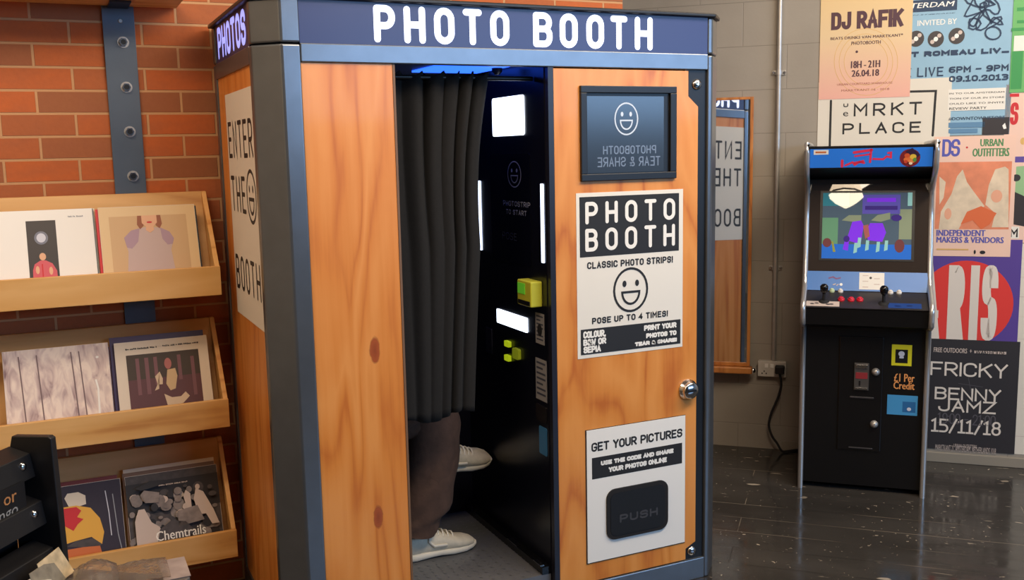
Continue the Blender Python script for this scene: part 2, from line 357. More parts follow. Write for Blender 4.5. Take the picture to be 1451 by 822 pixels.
class Sheet(MB):
    """printed sheet: a thin slab in a Flat frame, with printing laid on it in thin layers"""
    def __init__(s, F, base=0., step=.0004): super().__init__(); s.F = F; s.base = base; s.L = base; s.step = step
    def up(s, k=1): s.L += s.step*k; return s
    def slab(s, u0, v0, u1, v1, t, m):
        s.fbox(s.F, u0, u1, v0, v1, s.L, s.L+t, m); s.L += t+s.step; return s
    def rect(s, u0, v0, u1, v1, m):
        s.add([s.F.P(u, v, s.L) for u, v in ((u0, v0), (u1, v0), (u1, v1), (u0, v1))], [(0, 1, 2, 3)], m); return s
    def poly(s, pts, m):
        s.add([s.F.P(u, v, s.L) for u, v in pts], [tuple(range(len(pts)))], m); return s
    def pr(s, x0, y0, x1, y1, m):             # rectangle from two measured corners (top-left, bottom-right)
        (a, b), (c, d) = s.F.px(x0, y0), s.F.px(x1, y1); return s.rect(min(a, c), min(b, d), max(a, c), max(b, d), m)
    def pp(s, pts, m):
        q = [s.F.px(*p) for p in pts]
        ar = sum(q[i][0]*q[(i+1) % len(q)][1]-q[(i+1) % len(q)][0]*q[i][1] for i in range(len(q)))
        return s.poly(q if ar > 0 else q[::-1], m)
    def disc(s, u, v, a, b, m, k=24):
        return s.poly([(u+a*math.cos(2*PI*i/k), v+b*math.sin(2*PI*i/k)) for i in range(k)], m)
    def pdisc(s, x, y, rx, ry, m):
        u, v = s.F.px(x, y); u2, _ = s.F.px(x+rx, y); _, v2 = s.F.px(x, y-ry); return s.disc(u, v, abs(u2-u), abs(v2-v), m)
    def line(s, pts, wd, m, closed=False, sq=False):
        """mitred ribbon with round (or square) ends; pts are (u, v)"""
        q = []
        for p in pts:
            p = V3((p[0], p[1], 0))
            if not q or (p-q[-1]).length > 1e-6: q.append(p)
        if len(q) > 2 and (q[0]-q[-1]).length < 1e-6: closed = True
        if closed and (q[0]-q[-1]).length < 1e-6: q.pop()
        n = len(q); r = wd/2; L = []; R = []
        if n == 1: return s.disc(q[0].x, q[0].y, r, r, m, 10)
        if not closed and sq: q[0] = q[0]-(q[1]-q[0]).normalized()*r; q[-1] = q[-1]+(q[-1]-q[-2]).normalized()*r
        nr = lambda d: V3((-d.y, d.x, 0)).normalized()
        for i in range(n):
            d0 = (q[i]-q[i-1]) if (i or closed) else None; d1 = (q[(i+1) % n]-q[i]) if (i < n-1 or closed) else None
            if d0 is None: t = nr(d1)
            elif d1 is None: t = nr(d0)
            else:
                t = nr(d0)+nr(d1)
                t = nr(d0) if t.length < 1e-3 else t.normalized()
                t = t*min(2.2, 1/max(.2, t.dot(nr(d0))))
            L.append(q[i]+t*r); R.append(q[i]-t*r)
        k = n if closed else n-1
        s.add([s.F.P(p.x, p.y, s.L) for p in L+R], [(n+i, n+(i+1) % n, (i+1) % n, i) for i in range(k)], m)
        if not closed and not sq:
            for c, d in ((q[0], q[0]-q[1]), (q[-1], q[-1]-q[-2])):
                a0 = math.atan2(d.y, d.x)-PI/2
                s.poly([(c.x+r*math.cos(a0+PI*h/6), c.y+r*math.sin(a0+PI*h/6)) for h in range(7)], m)
        return s
    def pline(s, pts, wd, m, closed=False): return s.line([s.F.px(*p) for p in pts], wd, m, closed)
    def glyphs(s, txt, u0, v0, u1, v1, wd, m, gap=.3, mirror=False, sq=False):
        """stroke lettering fitted to a rectangle (outer edges of the strokes)"""
        x = 0; strokes = []
        for ch in txt:
            if ch == ' ': x += .46; continue
            g = G[ch]; wmax = max(p[0] for st in g for p in st); off = min(p[0] for st in g for p in st)
            for st in g: strokes.append([(q.x-off+x, q.y) for q in fillet(st, 6 if u1-u0 > .03*len(txt) else 4)])
            x += wmax-off+gap
        tot = x-gap; r = wd/2; su = (u1-u0-wd)/max(tot, .01); sv = v1-v0-wd
        L0 = s.L
        for k, st in enumerate(strokes):
            pts = [(u0+r+p[0]*su, v0+r+p[1]*sv) for p in st]
            if mirror: pts = [(u0+u1-a, b) for a, b in pts]
            s.L = L0+(k % 4)*5e-5; s.line(pts, wd, m, sq=sq)
        s.L = L0
        return s
    def pglyphs(s, txt, bl, tr, wd, m, **k):
        (a, b), (c, d) = s.F.px(*bl), s.F.px(*tr); return s.glyphs(txt, a, b, c, d, wd, m, **k)
    def text(s, txt, u0, v0, u1, v1, m, bold=0., shear=0., space=1.):
        vs, fs = font_polys(txt, 0., shear, space); e = bold*(v1-v0)*.9
        for k, dx in enumerate((0, -e, e) if bold else (0,)):
            s.add([s.F.P(u0+dx+a*(u1-u0), v0+b*(v1-v0), s.L+k*5e-5) for a, b in vs], fs, m)
        return s
    def ptext(s, txt, bl, tr, m, **k):
        (a, b), (c, d) = s.F.px(*bl), s.F.px(*tr); return s.text(txt, a, b, c, d, m, **k)
    def marks(s, u0, v0, u1, v1, m, seed=1):   # a line of print too small to read: short unequal marks
        rnd = random.Random(seed); u = u0; h = v1-v0
        while u < u1-h*.5:
            w_ = h*rnd.uniform(.5, .9); s.rect(u, v0+h*rnd.choice((0, 0, .2)), min(u+w_, u1), v1-h*rnd.choice((0, 0, .25)), m); u += w_+h*(.25 if rnd.random() < .8 else .9)
        return s
    def smiley(s, u, v, a, b, wd, m):
        s.line([(u+a*math.cos(2*PI*i/32), v+b*math.sin(2*PI*i/32)) for i in range(32)], wd, m, True)
        for e in (-1, 1): s.disc(u+e*a*.38, v+b*.3, a*.12, b*.15, m)
        mo = [(u-a*.52, v-b*.1), (u+a*.52, v-b*.1)]+[(u+a*.52*math.cos(t), v-b*.1+b*.56*math.sin(t)) for t in [-PI*i/12 for i in range(1, 12)]]
        s.line(mo, wd, m, True); return s

# ------------------------------------------------------------------ the room
YB = 3.78                                                   # brick wall plane
WP = V3((3.261, 4.331, 0)); WD = V3((.721, -.693, 0)).normalized(); WN = V3((-.693, -.721, 0)).normalized()
def wall_pt(s, z, n=0.): return WP+WD*s+WN*n+V3((0, 0, z))
H = 3.5
b = MB(); b.add([(-3.2, -4.2, 0), (10, -4.2, 0), (10, 7, 0), (-3.2, 7, 0)], [(0, 1, 2, 3)], floor_mat()); struct(b.build('floor'))
CEIL = mat('ceiling_paint', (120, 116, 110), .9)
b = MB(); b.box(-3.2, 10, -4.2, 7, H, H+.1, CEIL); struct(b.build('ceiling'))
b = MB(); b.box(-3.2, 2.33, YB, YB+.22, 0, H, brick_mat()); struct(b.build('wall_left'))
b = MB(); b.prism([wall_pt(-1.5, 0), wall_pt(8.2, 0), wall_pt(8.2, H), wall_pt(-1.5, H)], -WN*.15, block_mat()); struct(b.build('wall_right'))
GWALL = mat('grey_wall_paint', (120, 114, 106), .8, var=.04, vscale=2)
b = MB(); b.box(-3.2, 10, -4.3, -4.2, 0, H, GWALL); struct(b.build('wall_back'))
b = MB(); b.box(-3.3, -3.2, -4.2, YB, 0, H, mat('cream_wall_paint', (204, 184, 152), .8, var=.04, vscale=2)); struct(b.build('wall_side'))
b = MB(); b.prism([wall_pt(.36, 0, 0), wall_pt(8.2, 0, 0), wall_pt(8.2, .052, 0), wall_pt(.36, .052, 0)], WN*.014, mat('skirting_paint', (150, 142, 128), .5)); struct(b.build('baseboard_right', bevel=.003))

# ------------------------------------------------------------------ photo booth
YF = 2.956; XL, XR = .65, 2.20; CH = .075; SL, SR = XL-CH, XR+CH; YK = 3.75; ZT = 2.108
booth = thing('photo_booth', 'large wooden photo booth with grey frame, lit sign and curtained doorway', 'photo booth', (1.42, 3.35, 0))
def post(pts):
    m = MB()
    for z0, z1 in ((0, 1.977), (1.981, ZT)): m.prism([(x, y, z0) for x, y in pts], (0, 0, z1-z0), PAINT)
    m.build('corner_post', booth, .006, 3)
post([(XL, YF), (.707, YF), (.707, YF+.05), (.63, YF+.11), (SL, YF+.11), (SL, YF+CH)])
post([(2.181, YF), (XR, YF), (SR, YF+CH), (SR, YF+.11), (2.22, YF+.11), (2.181, YF+.05)])
post([(SL, YK-.05), (SL+.05, YK-.05), (SL+.05, YK), (SL, YK)])
post([(SR-.05, YK-.05), (SR, YK-.05), (SR, YK), (SR-.05, YK)])
m = MB(); m.box(.707, 2.181, YF, YF+.03, 1.925, 1.98, PAINT); m.build('top_rail', booth, .003)
m = MB(); m.box(.707, 2.181, YF, YF+.03, 0, .082, PAINT); m.build('base_rail', booth, .003)
for x0, x1 in ((SL, SL+.03), (SR-.03, SR)):
    m = MB(); m.box(x0, x1, YF+.11, YK-.05, 1.925, 1.978, PAINT); m.build('side_rail', booth, .002)
    m = MB(); m.box(x0, x1, YF+.11, YK-.05, 0, .08, PAINT); m.build('side_base_rail', booth, .002)
# roof with a small overhang
m = MB(); e = .012
m.prism([(XL-e*.4, YF-e, ZT), (XR+e*.4, YF-e, ZT), (SR+e, YF+CH, ZT), (SR+e, YK, ZT), (SL-e, YK, ZT), (SL-e, YF+CH, ZT)], (0, 0, .014), BLACK)
m.build('roof', booth, .004)
m = MB(); m.box(SL+.05, SR-.05, YK-.02, YK, 0, ZT, DARKIN); m.build('back_panel', booth)
# header sign, front
F = Flat((.707, YF+.006, 1.98), (1, 0, 0), (0, 0, 1))
s = Sheet(F); s.slab(0, 0, 2.181-.707, ZT-1.98, .001, NAVY)
for ch, x0, x1 in (('P', .937, 1.006), ('H', 1.034, 1.105), ('O', 1.134, 1.203), ('T', 1.232, 1.298), ('O', 1.327, 1.395), ('B', 1.481, 1.553), ('O', 1.580, 1.649), ('O', 1.682, 1.751), ('T', 1.776, 1.844), ('H', 1.874, 1.947)):
    s.glyphs(ch, x0-.707, .008, x1-.707, .121, .0215, SIGNLIT)
s.build('header_sign', booth)
# header signs and posters on both sides
for sx, U in ((SL, (0, -1, 0)), (SR, (0, 1, 0))):
    O = (sx+(.006 if sx == SL else -.006), YK-.05 if sx == SL else YF+.11, 0); F = Flat(O, U, (0, 0, 1)); Wd = YK-.05-(YF+.11)
    s = Sheet(F); s.slab(0, 1.98, Wd, ZT, .001, NAVY); s.glyphs('PHOTOS', .05, 1.99, Wd-.05, 2.098, .022, SIGNBLUE if sx == SL else SIGNLIT, gap=.34)
    s.build('side_sign', booth)
    m = MB(); m.fbox(F, -.002, Wd+.002, .08, 1.925, -.015, 0, PLY); pn = m.build('side_panel', booth)
    # poster runs a little over the corner post edge towards the front
    a0, a1 = (.135, Wd+.005) if sx == SL else (-.005, Wd-.135)
    s = Sheet(F, .0005); s.slab(a0, 1.10, a1, 1.862, .001, PAPER)
    L0 = a0+.025; L1 = a1-.04
    s.glyphs('ENTER', L0, 1.645, L1, 1.768, .015, INK, gap=.42)
    s.glyphs('THE', L0, 1.462, L0+.265, 1.585, .015, INK, gap=.42); s.smiley(L1-.072, 1.522, .075, .082, .012, INK)
    s.glyphs('BOOTH', L0, 1.190, L1, 1.312, .015, INK, gap=.42)
    s.build('enter_poster', pn)['label'] = 'white poster reading ENTER THE BOOTH'
# left front panel
m = MB(); m.box(.707, .993, YF+.008, YF+.026, .082, 1.925, PLY); m.build('front_panel', booth, .0015)
m = MB(); m.box(.993, 1.0, YF+.006, YF+.05, .082, 1.925, mat('panel_edge', (120, 90, 66), .5)); m.build('panel_edge_trim', booth)
# door with notched corners
m = MB(); yd = YF+.006
ol = [(1.554, .085), (2.098, .085), (2.098, .128), (2.143, .150), (2.143, 1.795), (2.100, 1.832), (2.100, 1.921), (1.554, 1.921)]
m.prism([(x, yd+.018, z) for x, z in ol][::-1], (0, -.018, 0), PLY2); door = m.build('door', booth, .0015)
m = MB(); m.box(1.533, 1.553, YF+.004, YF+.16, .082, 1.925, mat('door_edge_black', (30, 30, 40), .35)); m.build('door_jamb', booth)
m = MB(); m.box(2.09, 2.181, YF+.012, YF+.028, .082, 1.925, BLACK); m.build('lock_plate', booth)
for z in (1.874, .113):
    m = MB(); m.lathe((2.139 if z > 1 else 2.128, YF+.012, z), (0, -1, 0), [(0, .019), (.004, .019), (.009, .014), (.011, .004)], CHROME); m.build('bolt', booth)
DF = Flat((1.554, yd-.018+.018-.018, 0), (1, 0, 0), (0, 0, 1))     # door front face
DF = Flat((1.554, yd, 0), (1, 0, 0), (0, 0, 1))
# display
u0, v1 = DF.px(823, 121, .012); u1, v0 = DF.px(959, 252.5, .012)
m = MB(); bw = .030
m.fbox(DF, u0, u1, v1-bw*.8, v1, 0, .012, BLACK); m.fbox(DF, u0, u1, v0, v0+bw*.8, 0, .012, BLACK)
m.fbox(DF, u0, u0+bw*.8, v0+bw*.8, v1-bw*.8, 0, .012, BLACK); m.fbox(DF, u1-bw*.9, u1, v0+bw*.8, v1-bw*.8, 0, .012, BLACK)
bz = m.build('display_bezel', door, .002)
SCREEN = mat('display_glass', (44, 52, 62), .16, emit=(64, 78, 96), es=.22, spec=.6)
SCW = mat('display_white', (190, 196, 205), .3, emit=(200, 206, 216), es=.22); SCD = mat('display_dim', (110, 122, 140), .3, emit=(120, 134, 156), es=.2)
s = Sheet(DF, .0004); s.slab(u0+bw*.8, v0+bw*.8, u1-bw*.9, v1-bw*.8, .0006, BLACK); s.slab(u0+bw*.95, v0+bw*.9, u1-bw*1.65, v1-bw*1.15, .001, SCREEN)  # black backing, wider at right, stands in for the bezel's inner shadow
cu, cv = s.F.px(887, 168.5); s.smiley(cu, cv, .046, .054, .005, SCW)
s.pglyphs('PHOTOBOOTH', (854, 219), (929, 205.5), .0042, SCD, mirror=True)
s.pglyphs('TEAR & SHARE', (846, 237), (935, 221), .0042, SCD, mirror=True)
s.build('display_screen', door)
# posters on the door
a, bv = DF.px(815.9, 274); c, d = DF.px(966.6, 491)
s = Sheet(DF, .0005); s.slab(a, d, c, bv, .001, PAPER)
s.pr(820.5, 279.6, 961.5, 355, INK); s.up()
s.pglyphs('PHOTO', (829, 318.2), (956.3, 280.5), .0135, WHITE, gap=.66); s.pglyphs('BOOTH', (829, 357), (956, 317), .0135, WHITE, gap=.66)
s.pglyphs('CLASSIC PHOTO STRIPS!', (831.6, 381.6), (953, 362.5), .0052, INK, gap=.36)
uu, vv = DF.px(893.4, 410.5); s.smiley(uu, vv, .069, .077, .0085, INK)
s.pglyphs('POSE UP TO 4 TIMES!', (838.5, 459.7), (946, 439.5), .0052, INK, gap=.36)
s.pr(822.5, 467.5, 963.5, 486.5, INK); s.up()
for t, bl, tr in (('COLOUR,', (826, 480), (858, 466.5)), ('B&W OR', (826, 490.5), (858.5, 477.5)), ('SEPIA', (826.3, 501), (851, 488.5))): s.pglyphs(t, bl, tr, .0062, WHITE, gap=.28)
for t, bl, tr in (('PRINT YOUR', (912, 469), (958, 456)), ('PHOTOS TO', (915, 479.5), (958, 467.5)), ('TEAR & SHARE!', (899, 491), (958.5, 478)), ): s.pglyphs(t, bl, tr, .0062, WHITE, gap=.28)
s.build('booth_poster', door)['label'] = 'white poster with PHOTO BOOTH on a black block and a smiling face'
a, bv = DF.px(830.5, 610.5); c, d = DF.px(969.4, 767.5)
s = Sheet(DF, .0005); s.slab(a-.004, d-.004, c+.002, bv+.002, .001, INK); s.slab(a, d, c, bv, .002, WHITE)
s.pglyphs('GET YOUR PICTURES', (837.2, 640.5), (966, 606.5), .0068, INK, gap=.26)
s.pr(837.9, 649, 965.5, 656, INK); s.up()
s.pglyphs('USE THE CODE AND SHARE', (850.5, 659.5), (953.5, 635), .0062, WHITE, gap=.26); s.pglyphs('YOUR PHOTOS ONLINE', (861.5, 669), (944, 647), .0062, WHITE, gap=.26)
sgn = s.build('pictures_sign', door); sgn['label'] = 'white sign reading GET YOUR PICTURES around the delivery flap'
# push flap
(a, bv), (c, d) = DF.px(859.3, 695, .006), DF.px(945.8, 748, .006)
def rrect(u0, v0, u1, v1, r, n=6):
    o = []
    for cx, cy, t0 in ((u1-r, v0+r, -PI/2), (u1-r, v1-r, 0), (u0+r, v1-r, PI/2), (u0+r, v0+r, PI)):
        o += [(cx+r*math.cos(t0+PI/2*k/n), cy+r*math.sin(t0+PI/2*k/n)) for k in range(n+1)]
    return o
m = MB(); m.prism([DF.P(u, v, .0035) for u, v in rrect(a, d, c, bv, .036)], DF.N*.007, BLACKM)
m.prism([DF.P(u, v, .0105) for u, v in rrect(a+.014, d+.014, c-.014, bv-.014, .026)], DF.N*.0015, mat('flap_black', (20, 20, 22), .55))
s = Sheet(DF, .0126); s.pglyphs('PUSH', (875.7, 739.5), (929.5, 717), .0075, mat('push_grey', (62, 62, 66), .6), gap=.3)
off = len(m.v)
for f_, k_ in zip(s.f, s.m): m.f.append([i+off for i in f_]); m.m.append(m.mi(s.mats[k_])); m.sm.append(False)
m.v += s.v
m.build('delivery_flap', door, 0)
# lock knob
u, v = DF.px(974, 552); p = DF.P(u, v, 0)
m = MB(); m.lathe(p, (0, -1, 0), [(0, .040), (.006, .040), (.010, .032), (.024, .032), (.030, .028), (.031, .003)], CHROME, 24)
m.add([p+V3((x, -.0316, z)) for x, z in ((-.019, -.004), (.019, -.004), (.019, .004), (-.019, .004))], [(0, 1, 2, 3)], BLACK)
m.build('door_lock', door)

# interior
FZ = .14
m = MB(); m.box(.66, 1.53, YF+.031, YK-.02, 0, FZ, mat('diamond_plate', (112, 112, 114), .38, .35, var=.12, vscale=5, bump=.1))
rx = m.mats[0]; fl = m.build('booth_floor', booth)
TREAD = mat('tread_metal', (128, 128, 130), .32, .5)
m = MB()
for i in range(15):
    for j in range(22):
        x = 1.02+i*.034; y = YF+.05+j*.031
        t = PI/4 if (i+j) % 2 else -PI/4; dx, dy = .011*math.cos(t), .011*math.sin(t); ex, ey = -.003*math.sin(t), .003*math.cos(t)
        if x < 1.5: m.add([(x-dx, y-dy, FZ+.0002), (x+ex, y+ey, FZ+.0018), (x+dx, y+dy, FZ+.0002), (x-ex, y-ey, FZ+.0018)], [(3, 2, 1, 0)], TREAD)
m.build('tread_pattern', fl)
m = MB(); m.box(SL+.02, SL+.035, YF+.075, YK-.02, FZ, 1.95, DARKIN); m.build('inner_wall', booth)
m = MB(); m.box(SL+.035, 1.53, YK-.04, YK-.02, FZ, 1.95, DARKIN); m.build('inner_back_wall', booth)
m = MB(); m.box(.66, 1.53, YF+.03, YK-.04, 1.95, 1.965, mat('booth_ceiling', (50, 58, 96), .4)); cl = m.build('inner_ceiling', booth)
BLUEL = mat('blue_light_panel', (60, 100, 255), .4, emit=(40, 92, 255), es=2.6)
CF = Flat((1.53, 3.4, 1.949), (-1, 0, 0), (0, 1, 0))
q0 = hit(664, 96, (0, 0, 1.949), (0, 0, 1)); q1 = hit(730, 104, (0, 0, 1.949), (0, 0, 1))
m = MB(); m.box(1.24, 1.50, 3.18, 3.48, 1.943, 1.9495, BLUEL); m.build('ceiling_light_panel', cl)
m = MB(); m.lathe((1.475, 3.24, 1.95), (0, 0, -1), [(0, .02), (.02, .018), (.03, .008)], BLACK); m.build('sprinkler_knob', cl)
# camera unit wall
MX = 1.53
m = MB(); m.box(MX, MX+.02, YF+.03, YK-.04, FZ, 1.95, mat('camera_unit_black', (14, 15, 26), .28)); unit = m.build('camera_unit', booth)
MF = Flat((MX, 3.72, 0), (0, -1, 0), (0, 0, 1))
FLASH = mat('flash_white', (255, 255, 255), .4, emit=(225, 236, 255), es=3.2)
STRIP = mat('strip_white', (255, 255, 255), .4, emit=(205, 222, 255), es=3.0)
def mquad(name, y0, y1, z0, z1, mt, n0=.0, n1=.004, r=.006):
    m = MB(); m.prism([MF.P(u, v, n0) for u, v in rrect(3.72-y1, z0, 3.72-y0, z1, r)], MF.N*(n1-n0), mt); return m.build(name, unit)
mquad('flash_window', 3.137, 3.405, 1.705, 1.845, FLASH, r=.012)
mquad('light_strip', 3.538, 3.562, 1.264, 1.537, STRIP, n1=.003, r=.004)
mquad('light_strip', 2.998, 3.018, 1.264, 1.537, STRIP, n1=.003, r=.004)
mquad('touch_screen', 3.140, 3.405, .996, 1.050, FLASH, r=.006)
mquad('camera_glass', 3.10, 3.44, 1.24, 1.64, mat('camera_glass', (10, 11, 22), .1), n1=.002, r=.01)
LIME = mat('lime_button', (200, 215, 40), .4, emit=(200, 220, 30), es=.5)
for px, py in ((721.5, 487), (721.5, 507)):
    u, v = MF.px(px, py); mquad('lime_button', 3.72-u-.02, 3.72-u+.02, v-.011, v+.011, LIME, n1=.012, r=.004)
u, v = MF.px(734, 501); mquad('start_button', 3.72-u-.026, 3.72-u+.026, v-.02, v+.02, mat('start_button', (150, 160, 40), .4, emit=(150, 160, 30), es=.3), n1=.012, r=.008)
s = Sheet(MF, .0025); u, v = MF.px(729.5, 247); s.smiley(u, v, .055, .046, .004, GREYLINE); s.build('etched_face', unit)
s = Sheet(MF, .0025)
for t, bl, tr in (('PHOTOSTRIP', (714, 291), (752, 287)), ('TO START', (718, 303), (747, 299))): s.pglyphs(t, bl, tr, .0035, GREYLINE)
s.pglyphs('POSE', (713, 338), (733, 331), .003, DIM)
s.build('etched_lettering', unit)
u, v = MF.px(760, 419)
m = MB(); YEL = mat('reader_yellow', (208, 206, 60), .45)
m.fbox(MF, .59, .70, 1.108, 1.198, 0, .045, YEL); rd = m.build('card_reader', unit, .004)
m = MB(); m.fbox(MF, .598, .655, 1.15, 1.188, .0452, .0475, mat('reader_green', (110, 190, 60), .3, emit=(90, 180, 40), es=.3)); m.build('reader_display', rd)
m = MB(); m.fbox(MF, .60, .692, 1.113, 1.128, .0452, .0475, BLACK); m.build('card_slot', rd)
GP = mat('notice_paper', (150, 148, 150), .6)
for nm, y0, y1, z0, z1, seedn in (('notice', 3.008, 3.075, .972, 1.082, 1), ('notice', 2.995, 3.08, .768, .918, 2)):
    s = Sheet(MF, .0005); s.slab(3.72-y1, z0, 3.72-y0, z1, .001, GP)
    for k in range(7):
        zz = z1-(k+1)*(z1-z0)/8
        s.rect(3.72-y1+.008, zz, 3.72-y0-.008-.02*(k % 3 == 1), zz+(z1-z0)*.05, DIM)
    if seedn == 1: s.up().disc(3.72-(y0+y1)/2, (z0+z1)/2-.005, .018, .022, INK)
    s.build(nm, unit)
mquad('blue_notice', 3.0, 3.06, .57, .672, mat('notice_blue', (60, 120, 170), .5), n1=.002)
mquad('coin_panel', 3.0, 3.08, .69, .75, mat('coin_panel', (50, 46, 48), .35, .6), n1=.004)
mquad('speaker_panel', 3.46, 3.52, .86, .96, mat('speaker_panel', (30, 30, 48), .5), n1=.004)
m = MB(); m.box(MX-.035, MX, YF+.03, YK-.04, FZ, FZ+.028, BLACKG)
m.box(MX-.0355, MX-.012, 3.20, 3.285, FZ+.0285, FZ+.030, CHROME); m.box(MX-.036, MX-.018, 3.62, 3.69, FZ+.0285, FZ+.030, CHROME); m.box(MX-.036, MX-.02, 3.0, 3.06, FZ+.0285, FZ+.030, CHROME)
m.build('kick_strip', unit)

# curtain: gathered cloth on a rod behind the doorway
CURT = mat('curtain_cloth', (22, 21, 21), .95, var=.12, vscale=60, bump=.1)
cu = thing('curtain', 'dark grey pleated curtain hanging in the booth doorway', 'curtain', (1.15, 3.06, 0))
m = MB(); NX, NZ = 150, 40; vs = []; fs = []
for j in range(NZ+1):
    t = j/NZ; z = 1.905-t*1.155
    for i in range(NX+1):
        a = i/NX
        xr = 1.362-.085*t-.035*math.sin(min(1, t*2)*PI)*.6; xl = .93+.03*t
        amp = .024-.013*min(1, t*1.6)*(.4+.6*min(1, a*2.2))
        ph = a*7*2*PI+1.3*math.sin(a*8+t*1.2)+t*1.2*math.sin(a*5+1)
        y = 3.06+amp*math.sin(ph)*(.65+.35*math.sin(a*17+t))*(1-.35*t*math.sin(a*4))+.012*math.sin(a*6+t*3)
        x = xl+(xr-xl)*a+amp*.35*math.cos(ph)
        zz = z+(.010*math.sin(ph*1.0+1) if j == 0 else 0)+(.012*math.sin(a*9) if j == NZ else 0)
        vs.append((x, y, zz))
for j in range(NZ):
    for i in range(NX): k = j*(NX+1)+i; fs.append((k, k+NX+1, k+NX+2, k+1))
m.add(vs, fs, CURT, True); o = m.build('curtain_cloth', cu); sd = o.modifiers.new('thickness', 'SOLIDIFY'); sd.thickness = .003
m = MB(); m.cyl((SL+.035, 3.062, 1.893), (1.525, 3.062, 1.893), .008, BLACK, k=10); m.build('curtain_rod', cu)

# stool
STOOL = mat('stool_seat_vinyl', (70, 24, 22), .45); SX, SY = .86, 3.34
st = thing('stool', 'round dark red swivel stool under the person in the booth', 'stool', (SX, SY, FZ))
m = MB(); m.lathe((SX, SY, FZ), (0, 0, 1), [(0, .15), (.012, .15), (.02, .03), (.335, .028)], CHROME, 24); m.build('pedestal', st)
m = MB(); m.lathe((SX, SY, FZ+.335), (0, 0, 1), [(0, .14), (.012, .165), (.045, .165), (.058, .15), (.06, .02)], STOOL, 28); m.build('seat', st)

# ------------------------------------------------------------------ person sitting behind the curtain, facing the camera unit
SKIN = mat('skin', (205, 155, 128), .5); TROU = mat('trousers_dark_brown', (82, 60, 49), .95, var=.18, vscale=26, bump=.3)
TOP = mat('dark_top', (46, 44, 50), .85, var=.1, vscale=40); HAIRM = mat('dark_hair', (40, 30, 24), .6, var=.2, vscale=60)
per = thing('person', 'seated person in dark brown trousers and cream trainers, mostly hidden by the curtain', 'person', (1.0, 3.33, FZ))
def skin_mesh(name, nodes_, edges, m, parent, sub=2):
    names = list(nodes_); me = bpy.data.meshes.new(name)
    me.from_pydata([nodes_[n][0] for n in names], [(names.index(a), names.index(b_)) for a, b_ in edges], [])
    o = bpy.data.objects.new(name, me); C.objects.link(o); me.materials.append(m)
    sk = o.modifiers.new('skin', 'SKIN'); sk.use_smooth_shade = True
    if not me.skin_vertices: me.skin_vertices.new()
    for i, n in enumerate(names):
        r = nodes_[n][1]; me.skin_vertices[0].data[i].radius = (r, r) if isinstance(r, (int, float)) else r
        me.skin_vertices[0].data[i].use_root = (i == 0)
    su = o.modifiers.new('sub', 'SUBSURF'); su.levels = sub; su.render_levels = sub
    attach(o, parent); return o
hz = FZ+.44+.085
N_ = {'pelvis': ((.83, 3.33, hz), .11), 'waist': ((.81, 3.33, hz+.17), .10), 'chest': ((.82, 3.33, hz+.34), .12), 'neckb': ((.84, 3.33, hz+.50), .075), 'neck': ((.86, 3.33, hz+.56), .048), 'skull': ((.875, 3.33, hz+.66), .07), 'crown': ((.87, 3.33, hz+.74), .075),
      'hipl': ((.86, 3.42, hz-.005), .085), 'kneel': ((1.22, 3.35, hz+.005), .058), 'ankl': ((1.155, 3.33, FZ+.11), .036), 'hipr': ((.86, 3.24, hz+.01), .085), 'kneer': ((1.235, 3.33, hz+.11), .058), 'shinr': ((1.27, 3.44, hz-.06), .045), 'ankr': ((1.27, 3.465, FZ+.37), .034)}
E_ = [('pelvis', 'waist'), ('waist', 'chest'), ('chest', 'neckb'), ('neckb', 'neck'), ('neck', 'skull'), ('skull', 'crown'), ('pelvis', 'hipl'), ('hipl', 'kneel'), ('kneel', 'ankl'), ('pelvis', 'hipr'), ('hipr', 'kneer'), ('kneer', 'shinr'), ('shinr', 'ankr')]
for sd_, sy in (('l', 1), ('r', -1)):
    N_['sh'+sd_] = ((.83, 3.33+sy*.17, hz+.45), .06); N_['el'+sd_] = ((.89, 3.33+sy*.22, hz+.20), .042); N_['wr'+sd_] = ((1.07, 3.33+sy*.10, hz+.17), .027)
    N_['palm'+sd_] = ((1.12, 3.33+sy*.085, hz+.165), (.038, .017)); N_['kn'+sd_] = ((1.155, 3.33+sy*.08, hz+.165), (.040, .014))
    E_ += [('chest', 'sh'+sd_), ('sh'+sd_, 'el'+sd_), ('el'+sd_, 'wr'+sd_), ('wr'+sd_, 'palm'+sd_), ('palm'+sd_, 'kn'+sd_)]
body = skin_mesh('body', N_, E_, SKIN, per, 2)
# fingers, face (hidden behind the curtain from the front, complete all the same)
for sy in (1, -1):
    for k, (dy, ln) in enumerate(((-.027, .062), (-.009, .072), (.009, .068), (.026, .055))):
        y = 3.33+sy*.08+dy
        skin_mesh('finger', {'a': ((1.150, y, hz+.166), .0088), 'b': ((1.150+ln*.5, y+dy*.15, hz+.164), .0082), 'c': ((1.150+ln*.8, y+dy*.2, hz+.150), .0074), 'd': ((1.150+ln, y+dy*.2, hz+.134), .0062)}, [('a', 'b'), ('b', 'c'), ('c', 'd')], SKIN, body, 1)
    y = 3.33+sy*.085-sy*.03
    skin_mesh('thumb', {'a': ((1.108, y, hz+.165), .011), 'b': ((1.135, y-sy*.018, hz+.162), .0095), 'c': ((1.160, y-sy*.022, hz+.154), .008)}, [('a', 'b'), ('b', 'c')], SKIN, body, 1)
m = MB(); hc = V3((.880, 3.33, hz+.69)); m.ball(hc, .083, SKIN, 20, (1.12, .92, 1.38)); m.ball(hc+V3((.100, 0, -.018)), .015, SKIN, 10, (1.2, .9, 1.5))
for e in (-1, 1):
    m.ball(hc+V3((.078, e*.032, .012)), .013, WHITE, 10); m.ball(hc+V3((.0895, e*.032, .012)), .0055, INK, 8); m.ball(hc+V3((-.005, e*.078, -.01)), .024, SKIN, 10, (.8, .35, 1.3))
